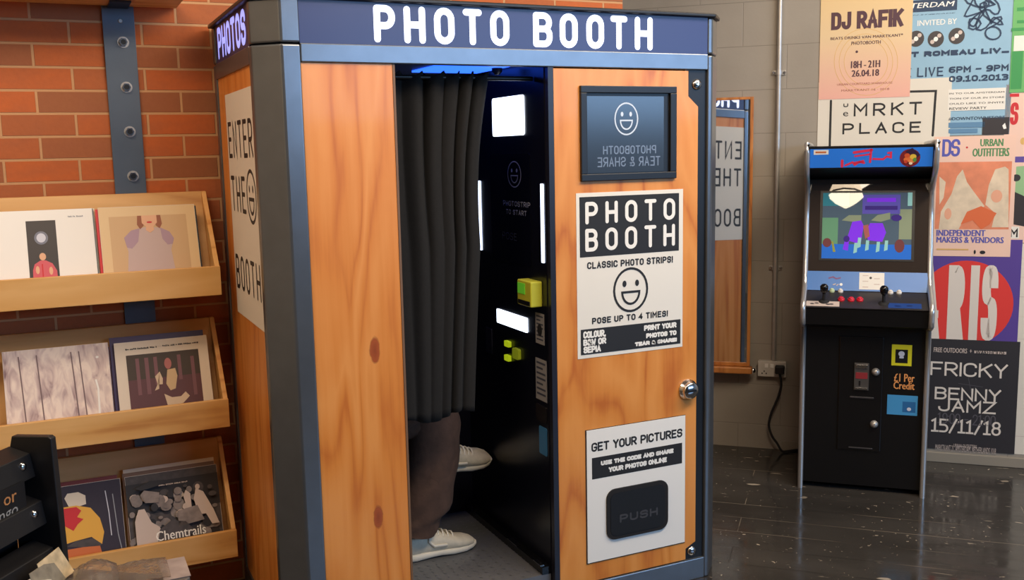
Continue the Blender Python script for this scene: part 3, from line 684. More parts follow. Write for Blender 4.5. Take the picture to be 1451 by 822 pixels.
m.ball(hc+V3((.085, 0, -.058)), .02, mat('lips', (170, 95, 85), .5), 10, (.45, 1, .35)); m.build('head', body)
m = MB(); m.ball(hc+V3((-.022, 0, .022)), .092, HAIRM, 20, (1.1, 1.0, 1.28)); m.build('hair', per)
TN = {'pelvis': ((.83, 3.33, hz), .13), 'hipl': ((.88, 3.42, hz), .098), 'thl': ((1.05, 3.39, hz+.005), .09), 'kneel': ((1.240, 3.35, hz+.0), .105), 'shl': ((1.205, 3.335, FZ+.31), .102), 'ankl': ((1.145, 3.333, FZ+.15), .07),
      'hipr': ((.88, 3.24, hz+.02), .098), 'kneer': ((1.225, 3.32, hz+.11), .078), 'shr': ((1.265, 3.44, hz-.04), .066), 'ankr': ((1.272, 3.462, FZ+.375), .058)}
skin_mesh('trousers', TN, [('pelvis', 'hipl'), ('hipl', 'thl'), ('thl', 'kneel'), ('kneel', 'shl'), ('shl', 'ankl'), ('pelvis', 'hipr'), ('hipr', 'kneer'), ('kneer', 'shr'), ('shr', 'ankr')], TROU, per, 2)
def trouser_leg(path, n=26):
    m = MB(); rings = []
    for j in range(n+1):
        t = j/n; k = t*(len(path)-1); i = min(int(k), len(path)-2); f_ = k-i
        c = V3(path[i][0]).lerp(V3(path[i+1][0]), f_); r = path[i][1]*(1-f_)+path[i+1][1]*f_
        rg = []
        for q in range(28):
            a = 2*PI*q/28
            wr = 1+.035*math.sin(9*t*PI+2.2*math.sin(a+1)+a)*(1 if t > .12 else .3)+.03*math.sin(3*a+5*t)+.05*max(0, t-.86)*7*math.sin(2*a+1)*.4
            rg.append(c+V3((r*wr*math.cos(a), r*.92*wr*math.sin(a), .010*math.sin(2*a+.6)*(t > .9))))
        rings.append(rg)
    m.loft(rings, TROU); return m
TN = {'waist': ((.815, 3.33, hz+.06), .145), 'mid': ((.81, 3.33, hz+.2), .14), 'chest': ((.82, 3.33, hz+.36), .145), 'neckb': ((.84, 3.33, hz+.51), .085)}
te = [('waist', 'mid'), ('mid', 'chest'), ('chest', 'neckb')]
for sd_, sy in (('l', 1), ('r', -1)):
    TN['sh'+sd_] = ((.83, 3.33+sy*.17, hz+.455), .075); TN['el'+sd_] = ((.89, 3.33+sy*.22, hz+.20), .058); TN['wr'+sd_] = ((1.05, 3.33+sy*.11, hz+.172), .042)
    te += [('chest', 'sh'+sd_), ('sh'+sd_, 'el'+sd_), ('el'+sd_, 'wr'+sd_)]
skin_mesh('sweatshirt', TN, te, TOP, per, 2)
trouser_leg([((1.20, 3.355, hz+.075), .045), ((1.222, 3.35, hz+.055), .094), ((1.226, 3.348, hz-.03), .108), ((1.215, 3.343, hz-.13), .106), ((1.198, 3.338, hz-.23), .103), ((1.178, 3.335, hz-.33), .100), ((1.150, 3.333, FZ+.155), .088), ((1.136, 3.333, FZ+.112), .086)]).build('trouser_leg', per)
trouser_leg([((1.262, 3.44, hz-.0), .062), ((1.264, 3.452, hz-.08), .066), ((1.262, 3.46, FZ+.40), .064), ((1.258, 3.46, FZ+.365), .067)], 14).build('trouser_leg', per)
# trainers
SHOE = mat('trainer_cream', (214, 202, 178), .6, var=.08, vscale=50, bump=.1); SOLE = mat('trainer_sole', (226, 216, 196), .55); LACE = mat('trainer_lace', (232, 224, 208), .7); LINER = mat('shoe_lining', (120, 112, 100), .9)
def trainer(origin, fwd, up):
    fwd = V3(fwd).normalized(); up = V3(up); up = (up-fwd*up.dot(fwd)).normalized(); side = up.cross(fwd)
    T = lambda x, y, z: V3(origin)+fwd*x+side*y+up*z
    def sec(x, w_, zb, zt, sq=1.):
        o = []
        for i in range(20):
            t = 2*PI*i/20; c, s_ = math.cos(t), math.sin(t)
            yy = w_*math.copysign(abs(c)**sq, c); zz = (zb+zt)/2+(zt-zb)/2*math.copysign(abs(s_)**sq, s_)
            o.append(T(x, yy, zz))
        return o
    m = MB(); m.loft([sec(x, w_, zb, zt, .9) for x, w_, zb, zt in ((-.012, .020, .03, .075), (-.004, .034, .015, .098), (.02, .038, .012, .108), (.06, .038, .012, .105), (.09, .040, .012, .108), (.12, .042, .012, .098), (.16, .047, .012, .080), (.20, .050, .012, .064), (.24, .047, .012, .056), (.265, .036, .014, .046), (.277, .018, .02, .036))], SHOE)
    up_ = m.build('trainer', per)
    m = MB(); m.loft([sec(x, w_, zb, zt, .55) for x, w_, zb, zt in ((-.020, .018, .004, .030), (-.012, .034, 0, .034), (.03, .041, 0, .032), (.09, .040, .003, .030), (.13, .043, .004, .030), (.18, .051, 0, .029), (.23, .050, .001, .028), (.262, .040, .005, .028), (.283, .022, .012, .029))], SOLE); m.build('sole', up_)
    m = MB(); m.loft([sec(x, w_, zb, zt) for x, w_, zb, zt in ((.0, .02, .098, .112), (.012, .030, .096, .120), (.05, .034, .09, .121), (.085, .03, .09, .124), (.105, .02, .09, .128))], LINER); m.build('collar', up_)
    m = MB()
    for k in range(5):
        x = .105+k*.02; z = .106-k*.0085
        m.tube([T(x-.004, -.030, z-.012), T(x, -.016, z+.001), T(x+.002, 0, z+.005), T(x, .016, z+.001), T(x-.004, .030, z-.012)], .0038, LACE, 6)
    m.tube([T(.10, .0, .112), T(.10, -.02, .118), T(.115, -.035, .108), T(.12, -.02, .106), T(.10, 0, .112), T(.1, .02, .116), T(.118, .034, .106)], .003, LACE, 6)
    m.tube([T(.085, -.036, .10), T(.08, -.0395, .07), T(.10, -.042, .05), T(.15, -.046, .048)], .006, SOLE, 6)
    m.build('laces', up_)
trainer((1.10, 3.335, FZ), (1, .05, 0), (0, 0, 1))
trainer((1.235, 3.46, FZ+.282), (.95, .12, -.02), (-.05, -.38, 1))

# ------------------------------------------------------------------ wall bar and record shelves
bar = thing('steel_bar', 'blue grey flat steel bar bolted up the brick wall above shelves', 'metal bar', (.265, YB, 0))
m = MB(); m.box(.213, .318, YB-.012, YB-.001, 0, 2.6, STEELB); m.build('flat_bar', bar, .001)
for k, z in enumerate((2.055, 1.900, 1.745, 1.588)):
    m = MB(); p = (.276, YB-.012, z); m.lathe(p, (0, -1, 0), [(0, .0195), (.003, .0195)], STEEL, 24)
    m.loft([m.ring(V3(p)+V3((0, -h, 0)), (0, -1, 0), .0145, 6) for h in (.003, .014)], CHROME, smooth=False)
    m.cyl((p[0], p[1]-.0141, p[2]), (p[0], p[1]-.0146, p[2]), .009, BLACK); m.build('hex_bolt', bar)
m = MB(); m.lathe((.272, YB-.012, 2.128), (0, -1, 0), [(0, .008), (.004, .006)], STEEL); m.build('rivet', bar)

def shelf(zl, zb, xr, label):
    """display ledge: zl top of the front lip, zb top of the back board"""
    t = thing('record_shelf', label, 'shelf', (.1, YB, zl-.11), 'record display shelves on the brick wall')
    z0 = zl-.102; x0 = -1.5
    m = MB(); m.box(x0, xr, 3.51, 3.528, z0, zl, PINE); m.build('front_lip', t, .002)
    m = MB(); m.box(x0, xr-.016, 3.528, YB-.02, z0, z0+.018, PINE); m.build('ledge', t)
    m = MB(); m.prism([(x0, 3.605, z0+.018), (x0, 3.623, z0+.018), (x0, YB-.016, zb), (x0, YB-.036, zb)], (xr-.016-x0, 0, 0), PINED); m.build('back_board', t, .002)
    m = MB(); m.prism([(xr-.016, 3.528, z0), (xr-.016, YB-.014, z0), (xr-.016, YB-.014, zb), (xr-.016, YB-.036, zb), (xr-.016, 3.528, zl)], (.016, 0, 0), PINE); m.build('end_board', t, .0015)
    return t
shelf(1.273, 1.527, .520, 'pine record shelf directly under the steel bar, holding a white and a tan sleeve')
shelf(.797, 1.058, .520, 'middle pine record shelf, holding plastic wrapped records')
shelf(.309, .597, .520, 'lowest pine record shelf, behind the black rack')
t = thing('wall_shelf', 'pine board on the brick wall at the top edge of the picture', 'shelf', (.1, YB, 2.16))
m = MB(); m.box(-1.5, .462, 3.50, YB-.012, 2.178, 2.200, PINE); m.build('board', t, .002)
m = MB(); m.box(.232, .30, 3.62, YB-.012, 2.170, 2.1775, BLACK); m.build('bracket', t, .001)

# records: sleeves leaning on the ledges
LEAN = math.radians(20)
def rec_frame(x0, zl, y0):   # frame at the sleeve's lower left front corner
    return Flat((x0, y0, zl-.102+.018+.003), (1, 0, 0), (0, math.sin(LEAN), math.cos(LEAN)))
def sleeve(name, x0, zl, y0, cover, label, group, wdt=.312, hgt=.312, edge=None, art=None, t=.0045):
    F = rec_frame(x0, zl, y0); m = Sheet(F, -t); m.fbox(F, 0, wdt, 0, hgt, -t, 0, edge or cover)
    m.L = .0003; m.rect(.001, .001, wdt-.001, hgt-.001, cover); m.up()
    if art: art(m, wdt, hgt)
    o = m.build(name); tag(o, label, 'record', group); return o
TAN = mat('cover_tan', (226, 196, 150), .5); TANP = mat('cover_sand', (208, 172, 128), .5); LIL = mat('cover_lilac', (172, 142, 160), .5); LIL2 = mat('cover_mauve', (196, 172, 168), .5); PEACH = mat('cover_peach', (228, 176, 140), .5); BRN = mat('cover_brown', (150, 84, 52), .5)
RED = mat('print_red', (206, 44, 52), .5); DGREY = mat('cover_charcoal', (58, 54, 56), .45); PINK = mat('cover_pink', (212, 92, 104), .5); MOON = mat('cover_pale_blue', (208, 212, 226), .5)
def art_tan(m, w_, h):
    m.rect(.032, 0, w_-.032, h-.035, TANP); m.up()
    m.poly([(.07, 0), (.085, .15), (.075, .20), (.10, .225), (.145, .235), (.19, .232), (.225, .215), (.238, .19), (.225, .15), (.24, 0)], LIL2); m.up()
    m.poly([(.075, .20), (.10, .225), (.128, .232), (.12, .185), (.098, .16), (.082, .165)], LIL); m.poly([(.238, .19), (.225, .215), (.195, .232), (.20, .19), (.215, .168), (.232, .17)], LIL)
    m.poly([(.124, .277), (.121, .245), (.130, .228), (.142, .24), (.143, .277)], BRN); m.poly([(.181, .277), (.182, .24), (.194, .228), (.203, .245), (.200, .277)], BRN); m.up()
    m.poly([(.137, .277), (.137, .25), (.150, .236), (.148, .224), (.162, .214), (.176, .224), (.174, .236), (.187, .25), (.187, .277)], PEACH); m.up()
    m.disc(.162, .252, .009, .0035, RED)
def art_white(m, w_, h):
    m.rect(.105, .0, .195, .275, DGREY); m.up(); m.disc(.148, .215, .021, .023, mat('cover_glow', (120, 124, 140), .5)); m.up(); m.disc(.148, .215, .014, .016, MOON)
    m.poly([(.112, 0), (.116, .105), (.122, .125), (.140, .137), (.156, .137), (.176, .125), (.188, .10), (.19, 0)], PINK); m.up(); m.disc(.148, .150, .010, .013, PEACH); m.rect(.143, .06, .147, .125, RED); m.disc(.130, .105, .006, .014, PEACH, 10); m.disc(.170, .10, .006, .014, PEACH, 10)
    m.marks(.235, .283, .285, .2875, GREYLINE)
GRP1 = 'record sleeves on the upper shelf'; GRP2 = 'record sleeves on the middle shelf'; GRP3 = 'record sleeves on the lowest shelf'
Z1, Z2, Z3 = 1.273, .797, .309
SIDES = mat('sleeve_edge_white', (222, 214, 206), .6)
sleeve('record_sleeve', .146, Z1, 3.548, TAN, 'tan record sleeve with a pale lilac figure, at right of the upper shelf', GRP1, .318, .312, SIDES, art_tan)
sleeve('record_sleeve', -.184, Z1, 3.548, WHITE, 'white record sleeve with one narrow dark picture, at left of the upper shelf', GRP1, .312, .312, SIDES, art_white)
sleeve('record_sleeve', .137, Z1, 3.554, RED, 'red record sleeve peeking out behind the tan one', GRP1, .312, .306, RED)
sleeve('record_sleeve', -.181, Z1, 3.554, mat('cover_teal_grey', (90, 110, 108), .5), 'grey green sleeve directly behind the white record', GRP1, .312, .31)
sleeve('record_sleeve', .160, Z1, 3.572, BLACK, 'black record sleeve at the back of the tan stack', GRP1, .312, .305, BLACK)
sleeve('record_sleeve', -.176, Z1, 3.566, CREAM, 'cream sleeve at the back of the white stack', GRP1, .312, .31)
DARKR = mat('cover_wine', (92, 52, 56), .5); DARKR2 = mat('cover_dark_olive', (62, 48, 36), .5); FIG = mat('cover_figure', (206, 176, 132), .5); FIG2 = mat('cover_figure_pale', (214, 190, 160), .5); MAUV = mat('cover_dusk', (120, 78, 84), .5)
def art_mid(m, w_, h):
    m.rect(.036, 0, w_-.034, h-.048, DARKR); m.up(); m.rect(.036, .175, w_-.034, h-.048, DARKR2); m.up()
    for x, ww, z0, z1 in ((.065, .012, .12, .25), (.095, .013, .12, .25), (.125, .012, .15, .25), (.205, .012, .16, .25), (.25, .012, .10, .24)): m.rect(x, z0, x+ww, z1, MAUV)
    m.up(); m.poly([(.125, .18), (.142, .196), (.15, .17), (.148, .15), (.13, .15), (.12, .13), (.135, .135)], FIG2); m.poly([(.168, .20), (.195, .203), (.20, .175), (.19, .13), (.172, .125), (.16, .15)], FIG); m.disc(.172, .222, .012, .02, mat('cover_rose', (176, 104, 98), .5))
    m.poly([(.150, .115), (.175, .10), (.205, .10), (.222, .115), (.235, .098), (.205, .07), (.20, .04), (.215, 0), (.20, 0), (.182, .035), (.165, .035), (.15, 0), (.135, 0), (.16, .06)], FIG2)
    m.marks(.036, .283, .14, .2885, INK, 2); m.marks(.16, .2845, .285, .290, INK, 3)
sleeve('record_sleeve', .163, Z2, 3.548, CREAM, 'cream bordered sleeve with a wine coloured picture, right on the middle shelf', GRP2, .314, .312, SIDES, art_mid)
sleeve('record_sleeve', .150, Z2, 3.563, mat('cover_indigo', (58, 44, 88), .45), 'indigo record sleeve standing behind the cream bordered one', GRP2, .318, .330)
# plastic covered record: milky lilac with folds
def plastic_mat(name, c1, c2, c3, sx=26):
    m = mat(name, c2, .16, spec=.8); nt, N, L, b_ = nodes(m)
    f1 = noise(nt, coords(nt, (1, 1, .12)), sx, 3, .8); f2 = noise(nt, coords(nt, (1, 1, .4)), 7, 3, .5)
    L.new(ramp(nt, mth(nt, 'ADD', mth(nt, 'MULTIPLY', f1, .7), mth(nt, 'MULTIPLY', f2, .3)), [(.33, c1), (.46, c2), (.6, c3)]), b_.inputs['Base Color'])
    bp = N.new('ShaderNodeBump'); bp.inputs['Strength'].default_value = .5; bp.inputs['Distance'].default_value = .004; L.new(f1, bp.inputs['Height']); L.new(bp.outputs[0], b_.inputs['Normal'])
    return m
PLW = plastic_mat('plastic_lilac', (146, 122, 128), (214, 194, 190), (244, 228, 216), 34)
def art_pl(m, w_, h):
    for x in (.06, .115, .222, .247): m.line([(x, 0), (x-.006, .16), (x-.012, .295)], .004, DIM2)
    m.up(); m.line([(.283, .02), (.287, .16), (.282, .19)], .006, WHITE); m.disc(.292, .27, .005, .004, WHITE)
DIM2 = mat('fold_grey', (122, 100, 102), .4)
sleeve('record_sleeve', -.186, Z2, 3.548, PLW, 'milky plastic wrapped record, left on the middle shelf', GRP2, .330, .318, SIDES, art_pl)
sleeve('record_sleeve', -.164, Z2, 3.562, mat('cover_plum', (84, 50, 76), .5), 'plum coloured sleeve behind the plastic wrapped record', GRP2, .312, .30)
G1 = mat('cover_grey_dark', (74, 68, 68), .5, var=.3, vscale=40); G2 = mat('cover_grey_mid', (134, 124, 120), .5, var=.25, vscale=40); G3 = mat('cover_grey_light', (206, 190, 180), .5); G4 = mat('cover_near_black', (38, 34, 36), .5)
def art_grey(m, w_, h):
    m.rect(0, .17, w_, h-.03, G4); m.up()
    rnd = random.Random(4)
    for _ in range(110):
        x = rnd.uniform(.01, w_-.02); y = rnd.uniform(.0, h-.06); a = rnd.uniform(.006, .022); c_ = rnd.choice((G1, G2, G2, G2, G3, G4))
        m.disc(min(x, w_-a-.001), max(y, a*1.2), a, a*rnd.uniform(.6, 1.2), c_, 10); m.up(.4)
    O_ = m.F.O.copy(); m.F.O = O_+m.F.V*.05
    m.up(); m.poly([(.02, 0), (.02, .10), (.035, .14), (.055, .14), (.075, .09), (.10, .07), (.11, .04), (.085, 0)], G3)
    m.poly([(.235, .09), (.225, .15), (.235, .185), (.26, .17), (.29, .10), (.305, .05), (.28, .05), (.262, .09)], G3)
    m.poly([(.20, .11), (.19, .165), (.20, .185), (.215, .17), (.215, .11)], G3); m.poly([(.045, .19), (.06, .205), (.11, .19), (.105, .155), (.06, .16)], G2)
    m.up(); m.poly([(.09, .02), (.10, .06), (.14, .085), (.19, .075), (.215, .04), (.20, .02)], G1); m.poly([(.165, .06), (.165, .115), (.235, .125), (.255, .07)], G2)
    m.poly([(.03, .215), (.08, .235), (.13, .232), (.14, .22), (.05, .205)], G4)
    m.F.O = O_
    m.up(); m.text('Chemtrails', .085, .070, .255, .104, WHITE, bold=.02); m.marks(.11, .262, .21, .2665, G3, 4)
sleeve('record_sleeve', .164, Z3, 3.548, G1, 'grey toned group photo sleeve with white script, right on the lowest shelf', GRP3, .318, .312, SIDES, art_grey)
sleeve('record_sleeve', .158, Z3, 3.560, mat('cover_sepia', (120, 92, 76), .5), 'sepia sleeve directly behind the grey group photo', GRP3, .318, .322)
sleeve('record_sleeve', .162, Z3, 3.572, CREAM, 'cream sleeve at the back of the grey photo stack', GRP3, .316, .332)
YELC = mat('cover_yellow', (232, 176, 70), .45); ORC = mat('cover_orange', (206, 112, 58), .5); NAVYC = mat('cover_navy_grey', (66, 62, 74), .25)
def art_col(m, w_, h):
    O_ = m.F.O.copy(); m.F.O = O_+m.F.V*.035-m.F.U*.025; m.rect(.10, -.02, .27, .03, ORC); m.up()
    m.poly([(.155, .235), (.165, .25), (.2, .25), (.222, .235), (.222, .205), (.17, .195)], CREAM); m.up()
    m.poly([(.15, .08), (.15, .205), (.19, .205), (.235, .19), (.262, .15), (.272, .10), (.262, .06), (.23, .09), (.18, .085)], YELC); m.up()
    m.poly([(.15, .14), (.15, .20), (.19, .20), (.205, .185), (.19, .165), (.21, .155), (.19, .14), (.175, .12)], RED); m.poly([(.15, .07), (.18, .085), (.235, .085), (.262, .06), (.255, .055), (.2, .06)], G1)
    m.poly([(.15, 0), (.15, .06), (.2, .06), (.255, .055), (.265, 0)], ORC); m.up()
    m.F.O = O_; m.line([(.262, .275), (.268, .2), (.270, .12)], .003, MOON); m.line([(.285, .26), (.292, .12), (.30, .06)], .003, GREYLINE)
sleeve('record_sleeve', -.165, Z3, 3.548, NAVYC, 'plastic covered sleeve with a yellow and red picture beside the black rack', GRP3, .314, .312, SIDES, art_col)
sleeve('record_sleeve', -.158, Z3, 3.562, mat('cover_maroon', (110, 36, 40), .5), 'maroon sleeve behind the yellow and red one', GRP3, .298, .322)

# ------------------------------------------------------------------ right wall: mirror, conduit, socket
mc = hit(1042, 333, WP, WN)+WN*.046
an, bn = math.radians(-139.287), math.radians(1.571)
mn = V3((math.cos(bn)*math.sin(an), math.cos(bn)*math.cos(an), math.sin(bn)))
mU = V3((0, 0, 1)).cross(mn).normalized(); mV = mn.cross(mU)
MRF = Flat(mc, mU, mV); 
ur, vt = MRF.px(1063.5, 141); _, vb = MRF.px(1064, 514); ul = ur-.42
mir = thing('wall_mirror', 'tall mirror in an orange wooden frame, reflecting the booth side', 'mirror', tuple(hit(1042, 527, WP, WN)))
MIRR = mat('mirror_glass', (236, 236, 238), .02, 1.); FRM = wood_mat('mirror_frame_wood', (206, 136, 70), (190, 118, 56), (160, 92, 40), .45, (1, 1, .2), 9)
m = MB(); m.fbox(MRF, ul, ur, vb, vt, -.006, 0, MIRR); m.build('mirror_glass', mir)
m = MB(); fw = .017
m.fbox(MRF, ur, ur+fw, vb-.02, vt+.014, -.02, .008, FRM); m.fbox(MRF, ul-fw, ul, vb-.02, vt+.014, -.02, .008, FRM); m.fbox(MRF, ul, ur, vt, vt+.014, -.02, .008, FRM); m.fbox(MRF, ul, ur, vb-.02, vb, -.02, .008, FRM)
m.build('frame', mir, .002)
m = MB(); m.fbox(MRF, ul-.03, ur+.03, vb-.058, vb-.022, -.024, .035, FRM); m.build('bottom_ledge', mir, .006)
m = MB(); p = MRF.P(ur+.034, vb-.04, .01); m.lathe(p, MRF.U, [(0, .014), (.01, .014), (.014, .008)], CHROME); m.build('end_knob', mir)

SM = (WD.x, WD.y)
def wpx(x, y, n=0.): return hit(x, y, WP+WN*n, WN)
WF = Flat(WP, WD, (0, 0, 1))
cn = thing('conduit', 'thin grey metal conduit pipe running down to the wall socket', 'pipe', tuple(wpx(1098, 510)))
a0, zt = WF.px(1104, 10, .02); a1, zb = WF.px(1098, 512, .02)
ac = (a0+a1)/2
m = MB(); m.cyl(wall_pt(ac, zb, .02), wall_pt(ac, H, .02), .0125, STEEL); m.build('pipe', cn)
for y in (103, 380):
    _, z = WF.px(1100, y, .02)
    m = MB(); m.cyl(wall_pt(ac, z-.012, .02), wall_pt(ac, z+.012, .02), .0155, STEEL)
    for e in (-1, 1):
        m.fbox(WF, ac+min(e*.012, e*.034), ac+max(e*.012, e*.034), z-.011, z+.011, .001, .008, STEEL); m.lathe(wall_pt(ac+e*.027, z, .008), WN, [(0, .008), (.006, .008), (.010, .004)], CHROME, 12)
    m.build('clamp', cn)
so = thing('wall_socket', 'white double wall socket under the conduit', 'socket', tuple(wpx(1094, 535)))
a, t_ = WF.px(1075, 510.5, .02); c, b_ = WF.px(1113.5, 533.5, .02)
PLAST = mat('socket_plastic', (206, 200, 190), .4)
m = MB(); m.fbox(WF, a, c, b_, t_, 0, .032, PLAST); m.build('back_box', so, .003)
m = MB(); m.fbox(WF, a-.002, c+.002, b_-.002, t_+.002, .032, .042, PLAST); fp = m.build('face_plate', so, .003)
for k in (.3, .5):
    m = MB(); x = a+(c-a)*k; m.fbox(WF, x-.009, x+.009, t_-.034, t_-.012, .042, .046, WHITE); m.build('switch', fp, .001)
m = MB(); x = a+(c-a)*.22
for dx, dz in ((0, .028), (-.011, .016), (.011, .016)): m.fbox(WF, x+dx-.003, x+dx+.003, b_+dz-.004, b_+dz+.004, .042, .0424, INK)
m.build('socket_holes', fp)
# power cable with plug
px_ = [(1104, 524), (1107, 545), (1103, 562), (1094, 583), (1090, 597), (1090, 606), (1094, 618), (1101, 628), (1109, 636)]
pc = thing('power_cable', 'black power cable with plug hanging from the white socket', 'cable', tuple(wpx(1104, 524)))
a, z = WF.px(1104.5, 524, .07); m = MB(); m.fbox(WF, a-.024, a+.026, z-.024, z+.022, .0435, .082, BLACK); m.build('plug', pc, .008, 3)
pts = [wall_pt(a, z-.02, .062)]
for i, (x, y) in enumerate(px_[1:]):
    uu, zz = WF.px(x, y, .06); pts.append(wall_pt(uu, max(zz, .012), .06))
last = pts[-1]; pts[-1] = V3((last.x, last.y, .008)); e_ = pts[-1]; pts += [e_+WD*.05-WN*.030, e_+WD*.10-WN*.049, e_+WD*.34-WN*.049]
def smooth_path(p, n=5):
    out = []
    for i in range(len(p)-1):
        p0, p1, p2, p3 = p[max(i-1, 0)], p[i], p[i+1], p[min(i+2, len(p)-1)]
        for k in range(n):
            t = k/n; out.append(.5*((2*p1)+(p2-p0)*t+(2*p0-5*p1+4*p2-p3)*t*t+(3*p1-p0-3*p2+p3)*t**3))
    return out+[p[-1]]
pp_ = smooth_path(pts); pp_ = [V3((q.x, q.y, max(q.z, .007))) for q in pp_]
m = MB(); m.tube(pp_, .0065, BLACKM); m.build('cord', pc)

# ------------------------------------------------------------------ posters on the right wall
def poster(name, label, tl, br, m, lay, t=.0006):
    a, b_ = WF.px(*tl); c, d = WF.px(*br)
    s = Sheet(WF, .0006+lay*.0016); s.slab(a, d, c, b_, t, m); s.box_ = (a, d, c, b_); return s
def fin(s, label, name='poster'): return tag(s.build(name), label, 'poster', 'posters on the right wall')
BLU = mat('poster_blue', (146, 186, 210), .6, var=.05, vscale=6); BLD = mat('poster_blue_dark', (38, 62, 92), .6); BLM = mat('poster_blue_mid', (96, 140, 176), .6)
s = poster('p', '', (1232, -70), (1430, 190), BLU, 0)
s.pr(1292, 1, 1356, 14, BLD); s.up(); s.ptext('AM.TERDAM', (1262, 14), (1353, 1), WHITE, bold=.03, shear=.2)
s.ptext('BROWN.ST@KADE', (1262, 24.5), (1354, 17.5), BLD, shear=.2); s.ptext('INVITED BY', (1300, 37), (1356, 26), WHITE, bold=.02)
for x, y in ((1298, 55), (1326, 55.5), (1355.5, 51)):
    s.pdisc(x, y, 11.5, 11.5, DGREY); s.up(); s.pdisc(x, y, 3.2, 3.4, WHITE); s.pdisc(x-5, y+4, 3, 3, G3); s.pdisc(x+5, y-5, 3, 3, G3)
rnd = random.Random(2); q = []
for k in range(90):
    t = k/89*4*PI; q.append((1393+17*math.sin(t*1.5+.5)+9*math.sin(t*4.1)+5*math.sin(t*7), 16+19*math.cos(t*1.13)+9*math.cos(t*5.2+1)))
s.pline(q, .0075, BLD)
s.pline([(1396+11*math.cos(2*PI*k/16)+11, 47+9*math.sin(2*PI*k/16)) for k in range(16)], .0075, BLD, True)
s.pglyphs('MAGIT ROMEAU LIV_', (1250, 83), (1430, 67), .0095, BLD, gap=.32, sq=True)
s.pglyphs('OKK LIVE', (1258, 111), (1337, 94.5), .0065, BLD, gap=.34, sq=True); s.pglyphs('6PM - 9PM', (1344.5, 103.5), (1429.5, 91), .0075, BLD, gap=.3, sq=True); s.pglyphs('09.10.2013', (1344.5, 116.5), (1429, 104.5), .0075, BLD, gap=.3, sq=True)
s.pr(1344, 127, 1424, 155, PAPER); s.up()
for k, (tx, xr) in enumerate((('IN TO OUR AMSTERDAM', 1423), ('TION OF OUR IN STORE', 1423), ('OULD LIKE TO INVITE', 1423), ('REVIEW PARTY', 1398))): s.ptext(tx, (1345, 134+7.3*k), (xr, 129+7.3*k), INK, bold=.02)
s.ptext('#DOWNTOWNSTORE', (1344, 171), (1424, 164), BLD, bold=.02); s.pr(1344, 174, 1395, 180, BLM); s.pr(1344, 183, 1385, 188, BLM)
s.pr(1392.5, 167, 1429, 190, DGREY); s.up(); s.pp([(1420, 178), (1424, 174), (1426, 182), (1422, 183)], WHITE)
fin(s, 'pale blue gig poster with dark curly line drawing and the date 09.10.2013')
PW = mat('poster_offwhite', (226, 220, 206), .6)
s = poster('p', '', (1160, 117), (1344.5, 222), PW, 1)
lw = .011
s.pline([(1240, 131), (1326, 129), (1321.5, 192)], lw, INK); s.pline([(1177.5, 143), (1175.5, 215)], lw, INK)
s.pglyphs('MRKT', (1209.5, 165), (1306.5, 144), .0095, INK, gap=.42, sq=True); s.pglyphs('PLACE', (1193.5, 190.5), (1305, 172), .0095, INK, gap=.42, sq=True)
s.pglyphs('U', (1195, 152), (1202, 146.5), .005, INK); s.ptext('e', (1194.5, 165), (1202, 158.5), INK, bold=.01)
fin(s, 'off-white poster reading MRKT PLACE inside a black outline, above the arcade machine')
def grad_mat(name, stops, z0, z1):
    m = mat(name, stops[0][1], .6); nt, N, L, b_ = nodes(m)
    tc = N.new('ShaderNodeTexCoord'); sp = N.new('ShaderNodeSeparateXYZ'); L.new(tc.outputs['Object'], sp.inputs[0])
    L.new(ramp(nt, mth(nt, 'DIVIDE', mth(nt, 'SUBTRACT', sp.outputs[2], z0), z1-z0), stops), b_.inputs['Base Color']); return m
s = poster('p', '', (1165, -70), (1289, 137), grad_mat('poster_peach_print', [(0, (236, 178, 162)), (.3, (232, 190, 162)), (.6, (230, 202, 158)), (1., (232, 200, 146))], 1.88, 2.40), 2)
PLUM = mat('print_plum', (84, 52, 64), .6); OCH = mat('print_ochre', (222, 180, 110), .6)
for rr in (31, 38, 45): s.pline([(1227+rr*math.cos(t), 88+rr*1.05*math.sin(t)) for t in [2*PI*k/40 for k in range(40)]], .0022, OCH, True)
s.up(); s.pglyphs('DJ RAFIK', (1177.5, 43), (1280.5, 12), .0185, PLUM, gap=.36, sq=True)
s.ptext('BEATS DRINKS VAN MARKTKANT*', (1177, 57), (1279.5, 47.5), PLUM, bold=.03); s.ptext('PHOTOBOOTH', (1206.5, 64), (1248, 57), PLUM, bold=.03); s.pdisc(1214, 73.5, 1.8, 1.8, PLUM)
s.ptext('18H - 21H', (1206, 97), (1247, 85), PLUM, bold=.05); s.ptext('26.04.18', (1207, 109), (1245.5, 98), PLUM, bold=.05)
s.ptext('URBAN COURTYARD WAREHOUSE', (1186, 121.5), (1264.5, 115.5), mat('print_rust', (170, 104, 90), .6)); s.ptext('MARKTKANT 16 \u00b7 2018', (1192, 130), (1260, 124.5), mat('print_rust', (0, 0, 0)))
fin(s, 'peach and yellow gig poster with heavy plum lettering, beside the conduit')
GRN = mat('poster_green', (108, 180, 106), .6); GRD = mat('poster_green_dark', (62, 152, 84), .6); PKP = mat('poster_pink', (240, 204, 186), .6)
s = poster('p', '', (1426, 120), (1560, 345), PKP, 0); s.ptext('ALES', (1429, 178), (1446, 148), RED, bold=.03) if False else None
s.pr(1431, 133, 1444, 137, RED); s.pglyphs('S', (1430.5, 177), (1444, 145), .016, RED, sq=True); s.pdisc(1449.5, 200, 4, 5, OCH); s.pr(1437, 222, 1451, 230, mat('print_violet', (96, 78, 160), .6))
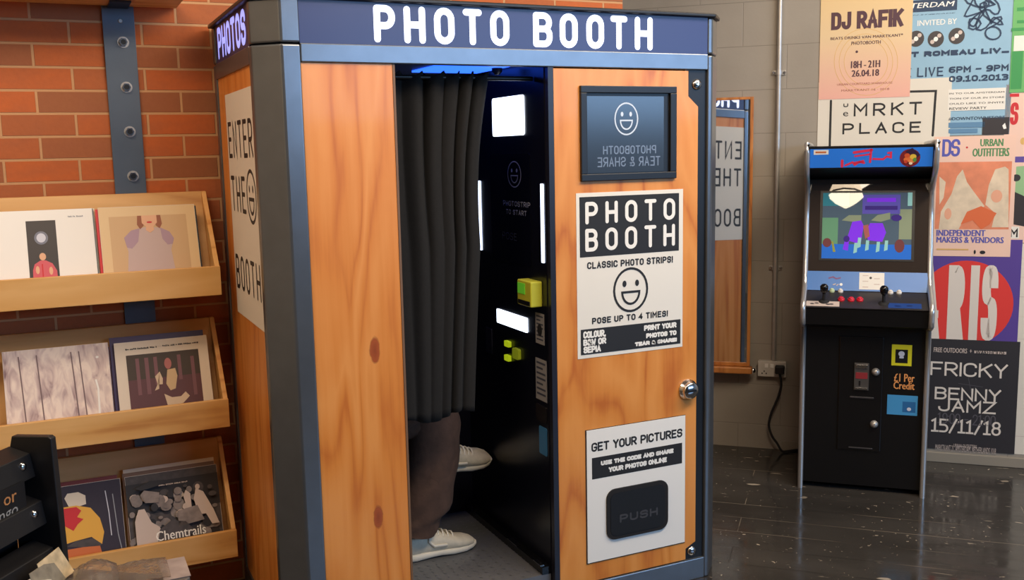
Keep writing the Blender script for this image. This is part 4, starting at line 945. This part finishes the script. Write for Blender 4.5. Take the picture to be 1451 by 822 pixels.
s.pp([(1440, 236), (1520, 230), (1520, 300), (1438, 278)], mat('print_mint', (150, 190, 140), .6)); s.up(); s.pp([(1438, 272), (1500, 300), (1500, 330), (1436, 318)], DGREY); s.pdisc(1440, 252, 6, 5, DGREY); s.up()
s.pr(1430.5, 321, 1443.5, 338, PAPER); s.up(); s.pglyphs('M', (1431, 336), (1442.5, 324), .008, INK, sq=True)
fin(s, 'pale pink poster with a red letter S cut off at the right edge')
s = poster('p', '', (1440, -70), (1560, 127), GRN, 2); s.pr(1437, 51, 1470, 71, PAPER); s.pr(1434, 73, 1447, 126, GRD); s.up(); s.pr(1441, 11, 1475, 14, GRD); s.pr(1441, 29, 1480, 31, GRD); s.pr(1433, 40, 1480, 42, GRD)
fin(s, 'green poster at the top right corner')
s = poster('p', '', (1430, 345), (1560, 652), PW, 0)
for y in (365, 392, 420, 448, 480, 520, 550, 578, 618): s.pr(1436, y, 1470, y+1.6, CREAM if y % 3 else G3)
s.pr(1434, 380, 1443, 395, INK); s.pr(1433, 415, 1442, 436, mat('print_sage', (150, 176, 150), .6))
fin(s, 'white poster with faint rules beside the black and the purple ones')
VIO = mat('poster_violet', (88, 66, 150), .6); RDC = mat('poster_red', (226, 60, 54), .6); LET = mat('poster_letter', (228, 218, 206), .6)
s = poster('p', '', (1236, 338), (1440.5, 500), VIO, 1)
uu, vv = WF.px(1368, 430); u2, _ = WF.px(1436, 430); s.disc(uu, vv, u2-uu, u2-uu, RDC, 48); s.up()
for ch, x0, x1 in (('P', 1270, 1298), ('A', 1304, 1335), ('R', 1340.5, 1368.5), ('I', 1371.5, 1385), ('S', 1388, 1416)): s.pglyphs(ch, (x0, 482), (x1, 376), .040, LET, sq=True)
fin(s, 'violet poster with a red disc and tall cream letters ARIS behind the arcade machine')
MRK = mat('poster_rose', (242, 204, 184), .6); ORG = mat('print_coral', (228, 140, 104), .6, var=.12, vscale=16); CRM = mat('print_mist', (226, 206, 178), .6, var=.12, vscale=22); IND = mat('print_indigo', (88, 92, 178), .6); DGN = mat('print_forest', (86, 142, 92), .6)
s = poster('p', '', (1324, 194), (1431, 364), MRK, 2)
s.pglyphs('DS', (1334.5, 222), (1361, 197), .0125, IND, gap=.2, sq=True); s.ptext('URBAN', (1389, 207.5), (1421.5, 196.5), DGN, bold=.05); s.ptext('OUTFITTERS', (1378, 222), (1430, 209.5), DGN, bold=.05); s.pdisc(1370, 209, 1.5, 1.5, RED)
s.pr(1328, 230, 1429, 325, ORG); s.up()
s.pp([(1333, 300), (1348, 275), (1356, 250), (1364, 240), (1370, 258), (1380, 272), (1395, 292), (1385, 300), (1370, 302), (1358, 325), (1330, 325)], CRM); s.pp([(1401, 262), (1410, 240), (1424, 236), (1429, 240), (1429, 322), (1405, 322), (1410, 302), (1396, 290)], CRM); s.pp([(1331, 250), (1340, 258), (1337, 280), (1331, 290)], CRM)
s.up(); s.pdisc(1412, 278, 8, 9, mat('print_salmon', (236, 172, 140), .6)); s.pp([(1361, 318), (1370, 300), (1390, 292), (1412, 302), (1402, 318), (1390, 325), (1378, 312)], mat('print_fire', (226, 112, 66), .6)); s.pdisc(1343, 303, 5, 8, mat('print_salmon', (0, 0, 0)))
s.ptext('INDEPENDENT', (1327, 334), (1396, 326), IND, bold=.05); s.ptext('MAKERS & VENDORS', (1327, 343.5), (1422, 336), IND, bold=.05); s.pr(1327, 352, 1372, 354.5, OCH); s.pdisc(1381, 357, 1.5, 3, INK); s.pdisc(1392, 357.5, 4, 2.5, INK)
fin(s, 'pink and coral poster with green OUTFITTERS lettering, at right of the arcade marquee')
BP = mat('poster_black', (46, 44, 48), .6)
s = poster('p', '', (1296, 478.5), (1437, 643), BP, 3)
[s.pglyphs(tx, bl, tr, .0095, LET, gap=.2, sq=True) for tx, bl, tr in (('FRICKY', (1318, 531), (1428, 516.5)), ('BENNY', (1324, 565), (1418.5, 552.5)), ('JAMZ', (1329, 582), (1411.5, 569.5)), ('15/11/18', (1319, 611), (1418.5, 598)))]
s.pglyphs('19:00 - 21:00', (1328, 599), (1411, 589), .005, mat('print_smoke', (92, 88, 94), .6), gap=.2); s.ptext('FREE OUTDOORS  +', (1323, 498.5), (1377, 494), G3, bold=.02); s.pr(1380.5, 496.5, 1425.5, 502, G3); s.up(); s.ptext('WAREHOUSE', (1382, 501.5), (1424, 497.5), INK, bold=.03)
s.ptext('URBAN OUTFITTERS', (1351, 633), (1384, 630.5), G3); s.ptext('MARKTKANT 21, AMSTERDAM, NETHERLANDS 1018', (1325, 638.5), (1411, 635), G3)
s.pline([(1372, 535), (1376, 557)], .002, mat('print_smoke', (0, 0, 0))); s.pline([(1358, 543), (1392, 548)], .002, mat('print_smoke', (0, 0, 0)))
fin(s, 'black gig poster with wide cream lettering FRICKY, low on the wall')

# ------------------------------------------------------------------ arcade cabinet
AO = V3((3.192, 3.575, 0)); AW = .568
arc = thing('arcade_cabinet', 'black upright arcade game cabinet with blue marquee and chrome edges', 'arcade machine', tuple(AO+WD*AW/2-WN*.3))
def AP(u, w_, z): return AO+WD*u+WN*w_+V3((0, 0, z))
# side profile (w towards the player, z up)
prof = [(-.57, 0), (0, 0), (0, .80), (.125, .835), (.137, .918), (-.03, .99), (-.055, 1.03), (-.15, 1.42), (.035, 1.540), (.062, 1.652), (-.57, 1.645)]
TMOLD = mat('chrome_edging', (196, 194, 192), .28, .65)
CAB = mat('cabinet_black', (15, 14, 15), .38, var=.1, vscale=30)
for u in (0, AW-.018):
    m = MB(); m.prism([AP(u, a, z) for a, z in prof], WD*.018, CAB); sp_ = m.build('side_panel', arc)
    m = MB(); ed = [AP(u+.009, a+.0005, z) for a, z in prof[1:]]
    pts = []
    for i in range(len(ed)-1):
        pts += [ed[i].lerp(ed[i+1], t) for t in (0, .33, .66)]
    m.tube(pts+[ed[-1]], .0125, TMOLD, 8); m.build('chrome_edging', sp_)
u0, u1 = .018, AW-.018
m = MB(); m.prism([AP(u0, a, z) for a, z in [(-.55, .03), (-.012, .03), (-.012, .795), (.105, .826), (.118, .902), (-.05, .96), (-.095, 1.05), (-.195, 1.485), (.012, 1.540), (.032, 1.643), (-.55, 1.635)]], WD*(u1-u0), CAB); m.build('cabinet_body', arc)
# marquee
F1 = Flat(AP(u0, .018, 1.540), WD, AP(0, .044, 1.65)-AP(0, .018, 1.540))
MQ = mat('marquee_blue', (44, 112, 196), .3, emit=(30, 100, 200), es=.30); MQR = mat('marquee_red', (206, 52, 78), .3, emit=(200, 40, 70), es=.2)
s = Sheet(F1, .0); hh = .104; ww = u1-u0
s.slab(0, 0, ww, hh, .004, BLACK); s.slab(.004, .006, ww-.006, hh-.010, .001, MQ)
rw = [(.145, .012), (.145, .038), (.165, .012), (.18, .03)]
s.line(rw[:2], .012, MQR); s.line([(.16, .016), (.19, .03), (.2, .018), (.22, .032), (.24, .026)], .009, MQR)
s.line([(.195, .075), (.27, .086)], .012, MQR); s.line([(.20, .058), (.262, .066)], .008, MQR); s.line([(.265, .03), (.268, .088)], .010, MQR); s.line([(.278, .044), (.32, .042), (.335, .055), (.352, .05), (.352, .072), (.34, .07)], .009, MQR)
s.line([(.20, .026), (.235, .034)], .012, MQR)
s.rect(.02, .068, .085, .090, PAPER); s.up(); s.rect(.028, .075, .075, .083, ORC)
s.disc(.432, .047, .043, .041, mat('emblem_maroon', (126, 38, 44), .4)); s.up(); s.poly([(.41, .075), (.44, .092), (.475, .06), (.46, .045)], mat('emblem_dusk', (52, 34, 60), .4))
for a, b_, c_, d_, cc in ((.425, .04, .02, .012, (226, 120, 60)), (.445, .052, .014, .012, (226, 190, 70)), (.42, .058, .012, .01, (210, 90, 50)), (.44, .032, .016, .008, (230, 140, 80)), (.452, .038, .008, .01, (90, 150, 70)), (.415, .03, .008, .008, (200, 70, 50)), (.436, .022, .008, .006, (240, 220, 190))):
    s.up(); s.disc(a, b_, c_, d_, mat('emblem_%d_%d_%d' % cc, cc, .4), 12)
s.build('marquee', arc)
# screen glass and picture, leaning back
GA, GB = (-.058, 1.052), (-.158, 1.482)
F2 = Flat(AP(u0, *GA), WD, AP(0, *GB)-AP(0, *GA)); gh = (AP(0, *GB)-AP(0, *GA)).length
BEZ = mat('bezel_glass', (58, 50, 45), .015, spec=.8)  # brown base colour stands in for the ceiling's reflection in the glass
m = MB(); m.fbox(F2, 0, ww, 0, gh, -.012, 0, BEZ); m.build('screen_bezel', arc)
tl = F2.px(1166.5, 273.5); brr = F2.px(1291, 368)
SCR = lambda n, c, e=.55: mat('game_'+n, c, .015, emit=c, es=e, spec=.8)
s = Sheet(F2, .0002); a, b_, c, d = tl[0], brr[1], brr[0], tl[1]; sw, sh = c-a, d-b_
s.rect(a, b_, c, d, SCR('grey', (70, 84, 96))); s.up()
R = lambda x0, y0, x1, y1, mt: s.rect(a+x0*sw, b_+y0*sh, a+x1*sw, b_+y1*sh, mt)
GT, GPU, GPV, GBL, GGR, GBR, GLT, GSK, GDP = SCR('teal', (50, 110, 120)), SCR('purple', (116, 52, 206)), SCR('violet', (84, 76, 150)), SCR('blue', (44, 96, 176)), SCR('green', (90, 130, 100)), SCR('brown', (100, 58, 58)), SCR('light', (130, 176, 170)), SCR('olive', (120, 128, 104)), SCR('deep', (60, 44, 110))
R(0, 0, 1, .22, GBL); R(0, .8, .3, 1, GT); R(.45, .68, .87, .97, GPV); R(0, .22, .18, .62, GGR); R(.86, .3, 1, .75, GSK); R(.95, .8, 1, 1, GLT); s.up()
R(.48, .74, .84, .80, GDP); R(.5, .86, .82, .92, GPU)
P = lambda pts, mt: s.poly([(a+x*sw, b_+y*sh) for x, y in pts], mt)
P([(.28, .28), (.44, .22), (.47, .5), (.44, .58), (.34, .56)], GPU); P([(.52, .28), (.68, .26), (.72, .4), (.68, .54), (.54, .54), (.5, .42)], GPU); P([(.24, .14), (.3, .12), (.31, .3), (.27, .34)], GPU); s.up()
P([(.22, .58), (.3, .66), (.44, .66), (.44, .58), (.34, .56)], GSK); P([(.55, .58), (.62, .66), (.76, .7), (.76, .6), (.66, .56)], GSK); P([(.46, .5), (.52, .52), (.54, .34), (.49, .3)], SCR('rust', (146, 84, 80)))
for x, y in ((.36, .08), (.40, .16), (.49, .12), (.61, .10), (.70, .12)): P([(x, y), (x+.04, y+.02), (x+.045, y+.16), (x+.01, y+.16)], GLT)
s.disc(a+.06*sw, b_+.24*sh, .05*sw, .07*sh, GBR, 14); s.disc(a+.87*sw, b_+.2*sh, .055*sw, .1*sh, GBR, 14); s.disc(a+.28*sw, b_+.3*sh, .035*sw, .05*sh, GDP, 12); s.disc(a+.83*sw, b_+.62*sh, .06*sw, .05*sh, GDP, 12); P([(.13, .1), (.16, .1), (.13, .26), (.11, .26)], SCR('gold', (130, 130, 60)))
s.up(); R(-.03, -.03, 0, 1.03, BLACK); R(1, -.03, 1.03, 1.03, BLACK); R(0, 1, 1, 1.03, BLACK); R(0, -.03, 1, 0, BLACK)
s.build('game_screen', arc)
# blue instruction panel below the screen
F3 = Flat(AP(u0, -.021, .968), WD, AP(0, -.060, 1.054)-AP(0, -.021, .968)); ph = (AP(0, -.060, 1.054)-AP(0, -.021, .968)).length
s = Sheet(F3, .0); s.slab(0, 0, ww, ph, .004, mat('panel_blue', (46, 116, 190), .35))
s.rect(.235, .008, .345, ph-.004, PAPER); s.up()
for k in range(5): s.rect(.25+.05*(k % 2), .018+k*.014, .275+.05*(k % 2), .022+k*.014, G3)
s.disc(.285, .065, .006, .006, G1, 10)
s.line([(.10, .06), (.118, .066), (.132, .058), (.15, .062)], .007, mat('panel_plum', (110, 60, 120), .4)); s.line([(.12, .028), (.13, .032)], .005, G3); s.disc(.155, .03, .007, .007, WHITE, 10); s.line([(.135, .024), (.142, .03)], .004, G3)
s.build('instruction_panel', arc)
# control deck
DA, DB = (.122, .906), (-.03, .968)
F4 = Flat(AP(u0, *DA), WD, AP(0, *DB)-AP(0, *DA)); dh = (AP(0, *DB)-AP(0, *DA)).length
s = Sheet(F4, .0); s.slab(0, 0, ww, dh, .004, mat('deck_black', (50, 46, 46), .35))
s.rect(.004, .010, .15, .055, G3); s.rect(.36, .012, .50, .055, mat('deck_blue', (32, 66, 136), .4)); s.up()
for x, y in ((.03, .03), (.05, .036), (.1, .028), (.115, .03)): s.disc(x, y, .010, .006, G1, 10)
for x, y in ((.4, .03), (.45, .034)): s.disc(x, y, .014, .006, mat('deck_navy', (22, 44, 100), .4), 10)
s.build('control_deck', arc)
def joystick(u, v):
    p = F4.P(u, v, .004); n = (F4.N+V3((0, 0, .5))).normalized()
    m = MB(); m.lathe(p, F4.N, [(0, .022), (.003, .02), (.006, .008)], BLACKM); m.lathe(p, n, [(.004, .006), (.05, .006)], CHROME)
    m.build('joystick', arc); o = arc.children[-1] if False else bpy.context.scene.objects[-1] if False else None
    return p, n
for px, py in ((1167.5, 427), (1252, 430)):
    u, v = F4.px(px, py, .004); p = F4.P(u, v, .004); n = (F4.N*.7+V3((0, 0, .6))).normalized()
    m = MB(); m.lathe(p, F4.N, [(0, .024), (.003, .022), (.008, .011)], BLACKM, 18); m.cyl(p, p+n*.05, .0075, BLACKM); js = m.build('joystick', arc)
    m = MB(); m.lathe(p, n, [(.040, .006), (.048, .014), (.062, .0185), (.074, .0185), (.083, .012), (.086, .003)], BLACKG, 18); m.build('knob', js)
def button(px, py, c_, r=.0145):
    u, v = F4.px(px, py, .006); p = F4.P(u, v, .004); m = MB(); m.lathe(p, F4.N, [(0, r), (.006, r), (.009, r*.88), (.0095, r*.72)], c_, 18); m.lathe(p, F4.N, [(.006, r*.7), (.014, r*.68), (.016, r*.4)], c_, 16); m.build('button', arc)
BRED = mat('button_red', (206, 34, 52), .25); BWH = mat('button_white', (232, 226, 216), .3); BGR = mat('button_pale_green', (196, 214, 170), .3)
for px, py, c_, r in ((1192, 424.5, BRED, .0155), (1206, 425, BRED, .0155), (1218.5, 425, BRED, .0155), (1179, 412.5, BGR, .012), (1191, 413, BWH, .012), (1262, 415, BWH, .012), (1274, 415, BWH, .012)): button(px, py, c_, r)
# front: coin door, stickers, locks
F5 = Flat(AP(0, -.0118, 0), WD, (0, 0, 1))
s = Sheet(F5, 0.); a, z1 = F5.px(1190, 476); c, z0 = F5.px(1247, 640)
m = MB(); m.fbox(F5, a, c, z0, z1, 0, .006, mat('coin_door_black', (19, 18, 19), .3)); cdr = m.build('coin_door', arc, .003)
q = lambda x, y: F5.px(x, y, .006)
(a, z1), (c, z0) = q(1211, 514), q(1230.5, 553)
m = MB(); m.fbox(F5, a, c, z0, z1, .006, .013, mat('coin_plate_steel', (130, 126, 122), .35, .8)); m.fbox(F5, a+.006, c-.006, z0+.055, z0+.085, .013, .0145, mat('coin_red', (150, 50, 54), .4)); m.fbox(F5, (a+c)/2-.012, (a+c)/2-.004, z0+.02, z0+.045, .013, .0138, BLACK); m.fbox(F5, a+.008, c-.008, z1-.022, z1-.006, .013, .020, CHROME); m.fbox(F5, a+.006, c-.006, z0+.004, z0+.012, .013, .020, CHROME); m.build('coin_slot', cdr, .0015)
for px, py in ((1241, 527), (1238.5, 601)):
    u, v = q(px, py); m = MB(); m.lathe(F5.P(u, v, .006), F5.N, [(0, .018), (.005, .018), (.008, .014), (.016, .013), (.018, .004)], STEEL, 18); m.build('lock', cdr)
for (x0, y0), (x1, y1) in (((1204, 561), (1238, 565.5)), ((1202, 632.5), (1236, 637))):
    (a, z1), (c, z0) = q(x0, y0), q(x1, y1); m = MB(); m.fbox(F5, a, c, min(z0, z1), max(z0, z1), .006, .012, mat('coin_return', (58, 56, 58), .3)); m.build('coin_return_lip', cdr, .002)
YST = mat('sticker_yellow', (226, 220, 40), .45)
s = Sheet(F5, .0003); s.pr(1264, 488, 1291.5, 519, YST); s.up(); s.pr(1269, 495, 1286, 515, BLACK); s.up(); s.pdisc(1277.5, 501.5, 4.5, 3.8, MOON); s.pr(1274.5, 505, 1280.5, 508, MOON); s.build('yellow_sticker', arc)['label'] = 'yellow bordered sticker with black centre'
s = Sheet(F5, .0003); OC = mat('sticker_orange', (232, 156, 90), .5); s.ptext('\u00a31 Per', (1267, 540.5), (1296, 530.5), OC, bold=.03); s.ptext('Credit', (1266, 551), (1296, 542), OC, bold=.03); s.build('price_lettering', arc)
s = Sheet(F5, .0003); s.pr(1257.5, 559, 1299.5, 589.5, mat('sticker_sky', (70, 150, 205), .4)); s.up(); s.pr(1279, 569, 1297, 585, mat('sticker_blue_dark', (44, 104, 160), .4)); s.up(); s.pdisc(1288, 580, 3, 2.5, MOON); s.build('blue_sticker', arc)['label'] = 'sky blue rectangular sticker'

# ------------------------------------------------------------------ lamps of the room that mirror in the arcade glass
GLOW = mat('lamp_glow', (255, 236, 200), .5, emit=(255, 232, 196), es=17)
SHD = mat('lamp_shade', (240, 232, 214), .6, emit=(255, 226, 190), es=11)
def reflect_pt(px, py, dist):
    p = hit(px, py, F2.O, F2.N); d = ray(px, py).normalized(); r = d-F2.N*(2*d.dot(F2.N)); return p+r*dist
lp = reflect_pt(1199, 272, 3.2)
lm = thing('pendant_lamp', 'cream lantern pendant lamp mirrored in the arcade screen glass', 'lamp', tuple(lp))
m = MB(); m.loft([m.ring(lp+V3((0, 0, z)), (0, 0, 1), r, 10) for z, r in ((-.02, .132), (.10, .090), (.125, .040))], SHD, smooth=False); m.build('shade', lm)
m = MB(); m.loft([m.ring(lp+V3((0, 0, z)), (0, 0, 1), r, 10) for z, r in ((-.035, .132), (-.085, .085), (-.135, .012))], GLOW, smooth=False); m.build('diffuser', lm)
m = MB(); m.loft([m.ring(lp+V3((0, 0, z)), (0, 0, 1), r, 10) for z, r in ((-.0345, .134), (-.0205, .134))], BLACK, smooth=False); m.build('band', lm)
m = MB(); m.cyl(lp+V3((0, 0, .125)), V3((lp.x, lp.y, H)), .004, BLACK, k=8); m.build('cord', lm)

# ------------------------------------------------------------------ counter at lower left: black rack, leaflets, plastic packs
KH = V3((.595, .804, 0)); KF = V3((.804, -.595, 0))
KT = hit(70, 619, (0, 2.0, 0), (0, 1, 0)); KB = hit(91.5, 806, KT, KH)
zk = KB.z-.006
def KP(a, b_, z): return KT-KH*a+KF*b_+V3((0, 0, z-KT.z))
bb = (KB-KT).dot(KF)
RB = mat('rack_black', (26, 25, 27), .45, var=.1, vscale=20)
ctr = thing('counter', 'low counter at the lower left corner carrying a black rack', 'counter', (KT.x-.2, KT.y-.2, 0))
CT = mat('counter_top_grey', (96, 92, 90), .4); 
cpts = [KP(-.02, .26, 0), KP(.9, .26, 0), KP(.9, -.3, 0), KP(-.02, -.3, 0)]
m = MB(); m.prism([V3((p.x, p.y, zk-.03)) for p in cpts][::-1], (0, 0, .029), CT); m.build('counter_top', ctr, .002)
cp2 = [KP(.0, .24, 0), KP(.88, .24, 0), KP(.88, -.28, 0), KP(.0, -.28, 0)]
m = MB(); m.prism([V3((p.x, p.y, 0)) for p in cp2][::-1], (0, 0, zk-.0305), BLACK); m.build('counter_body', ctr)
rk = thing('leaflet_rack', 'black tiered display rack with silver screws at the lower left', 'display rack', tuple(KP(.3, 0, zk)))
zt = KT.z; hk = zt-zk
m = MB(); m.prism([KP(0, -.09, zk), KP(0, bb, zk), KP(0, .002, zt-.004), KP(0, -.004, zt), KP(0, -.082, zt-.002), KP(0, -.09, zt-.03)], KH*.016, RB); m.build('end_panel', rk, .002)
m = MB(); m.prism([KP(0, -.09, zk), KP(.7, -.09, zk), KP(.7, -.09, zt-.035), KP(0, -.09, zt-.035)], -KF*.008, RB); m.build('back_panel', rk)
for k in range(3):
    za = zt-.022-k*hk*.345; bq = -.055+k*(bb+.04)/3
    m = MB(); m.prism([KP(0, bq-.034, za), KP(0, bq+.01, za-.012), KP(0, bq+.018, za-.012-hk*.17), KP(0, bq+.006, za-.012-hk*.17), KP(0, bq-.004, za-.022), KP(0, bq-.034, za-.012)], -KH*.7, RB); tr = m.build('tier', rk, .0015)
    m = MB(); q0 = KP(.026, bq+.0115, za-.03); nn = (KF+V3((0, 0, .08))).normalized(); m.lathe(q0+nn*.0005, nn, [(0, .0085), (.002, .0085), (.005, .006), (.006, .002)], CHROME, 14); m.build('screw', tr)
    if k == 0:
        Fk = Flat(KP(.185, bq+.0195, za-.012-hk*.17-.07), KH, (0, 0, 1)); s = Sheet(Fk, 0.)
        s.slab(.0, 0, .15, .075, .001, RB); s.text('or', .092, .044, .126, .060, mat('label_orange', (190, 130, 80), .5), bold=.02); s.text('ngo', .076, .012, .126, .034, mat('label_grey', (150, 148, 146), .5), shear=.15); s.build('name_plate', rk)
LFC = [((214, 190, 150), 'buff'), ((140, 130, 112), 'grey green'), ((220, 210, 196), 'off-white')]
for k, (c_, nm) in enumerate(LFC):
    x = .035+k*.028; m = MB(); b0 = bb+.024+k*.004
    m.prism([KP(x-.03+k*.003, b0, zk+.004), KP(x+.06, b0+.004, zk+.004), KP(x+.055, b0-.012, zk+.055-k*.006), KP(x-.012, b0-.016, zk+.06-k*.012)], KF*.0012, mat('leaflet_'+nm.replace(' ', '_').replace('-', '_'), c_, .5, var=.3, vscale=40))
    tag(m.build('leaflet'), nm+' leaflet standing in the foot of the black rack', 'leaflet', 'leaflets in the black rack')
# clear plastic packs lying on the counter
def clear_mat():
    m = mat('clear_plastic', (225, 215, 205), .12); nt, N, L, b_ = nodes(m); b_.inputs['Transmission Weight'].default_value = .93; b_.inputs['IOR'].default_value = 1.15; b_.inputs['Specular IOR Level'].default_value = .8
    bp = N.new('ShaderNodeBump'); bp.inputs['Strength'].default_value = .6; bp.inputs['Distance'].default_value = .004; L.new(noise(nt, coords(nt), 45, 3, 1.), bp.inputs['Height']); L.new(bp.outputs[0], b_.inputs['Normal']); return m
CLR = clear_mat(); GRM = mat('grey_pouch', (150, 138, 136), .4, var=.2, vscale=30)
def blob_pack(x0, x1, ytop, lab, mt, Y=1.9, hgt=None, seed=1, name='plastic_pack'):
    """crumpled bag: a bumpy cushion whose top line is seen at the picture's lower edge"""
    p0 = hit(x0, ytop, (0, Y, 0), (0, 1, 0)); p1 = hit(x1, ytop, (0, Y, 0), (0, 1, 0)); rnd = random.Random(seed)
    zc = zk; wdt = p1.x-p0.x; zt_ = (p0.z+p1.z)/2; n = 14; vs = []; fs = []
    for j in range(7):
        for i in range(n+1):
            u = i/n; v = j/6; hh_ = math.sin(PI*min(max(u, .02), .98))**.35*math.sin(PI*min(max(v, .02), .98))**.5
            vs.append((p0.x+wdt*u, Y-.05+.10*v, zc+.001+(zt_-zc)*hh_*(1+.16*(rnd.random()-.5))))
    for j in range(6):
        for i in range(n): k = j*(n+1)+i; fs.append((k, k+1, k+n+2, k+n+1))
    m = MB(); m.add(vs, fs, mt, False); o = m.build(name); sd = o.modifiers.new('t', 'SOLIDIFY'); sd.thickness = .0012
    return tag(o, lab, 'bag', 'plastic packs on the counter')
blob_pack(102, 166, 797, 'clear crumpled plastic bag beside the foot of the black rack', CLR, 1.93, seed=3)
blob_pack(158, 238, 800, 'clear plastic bag next to the grey pouch on the counter', CLR, 1.92, seed=5)
blob_pack(228, 266, 806, 'small grey pouch at the right end of the counter', GRM, 1.91, seed=8, name='pouch')
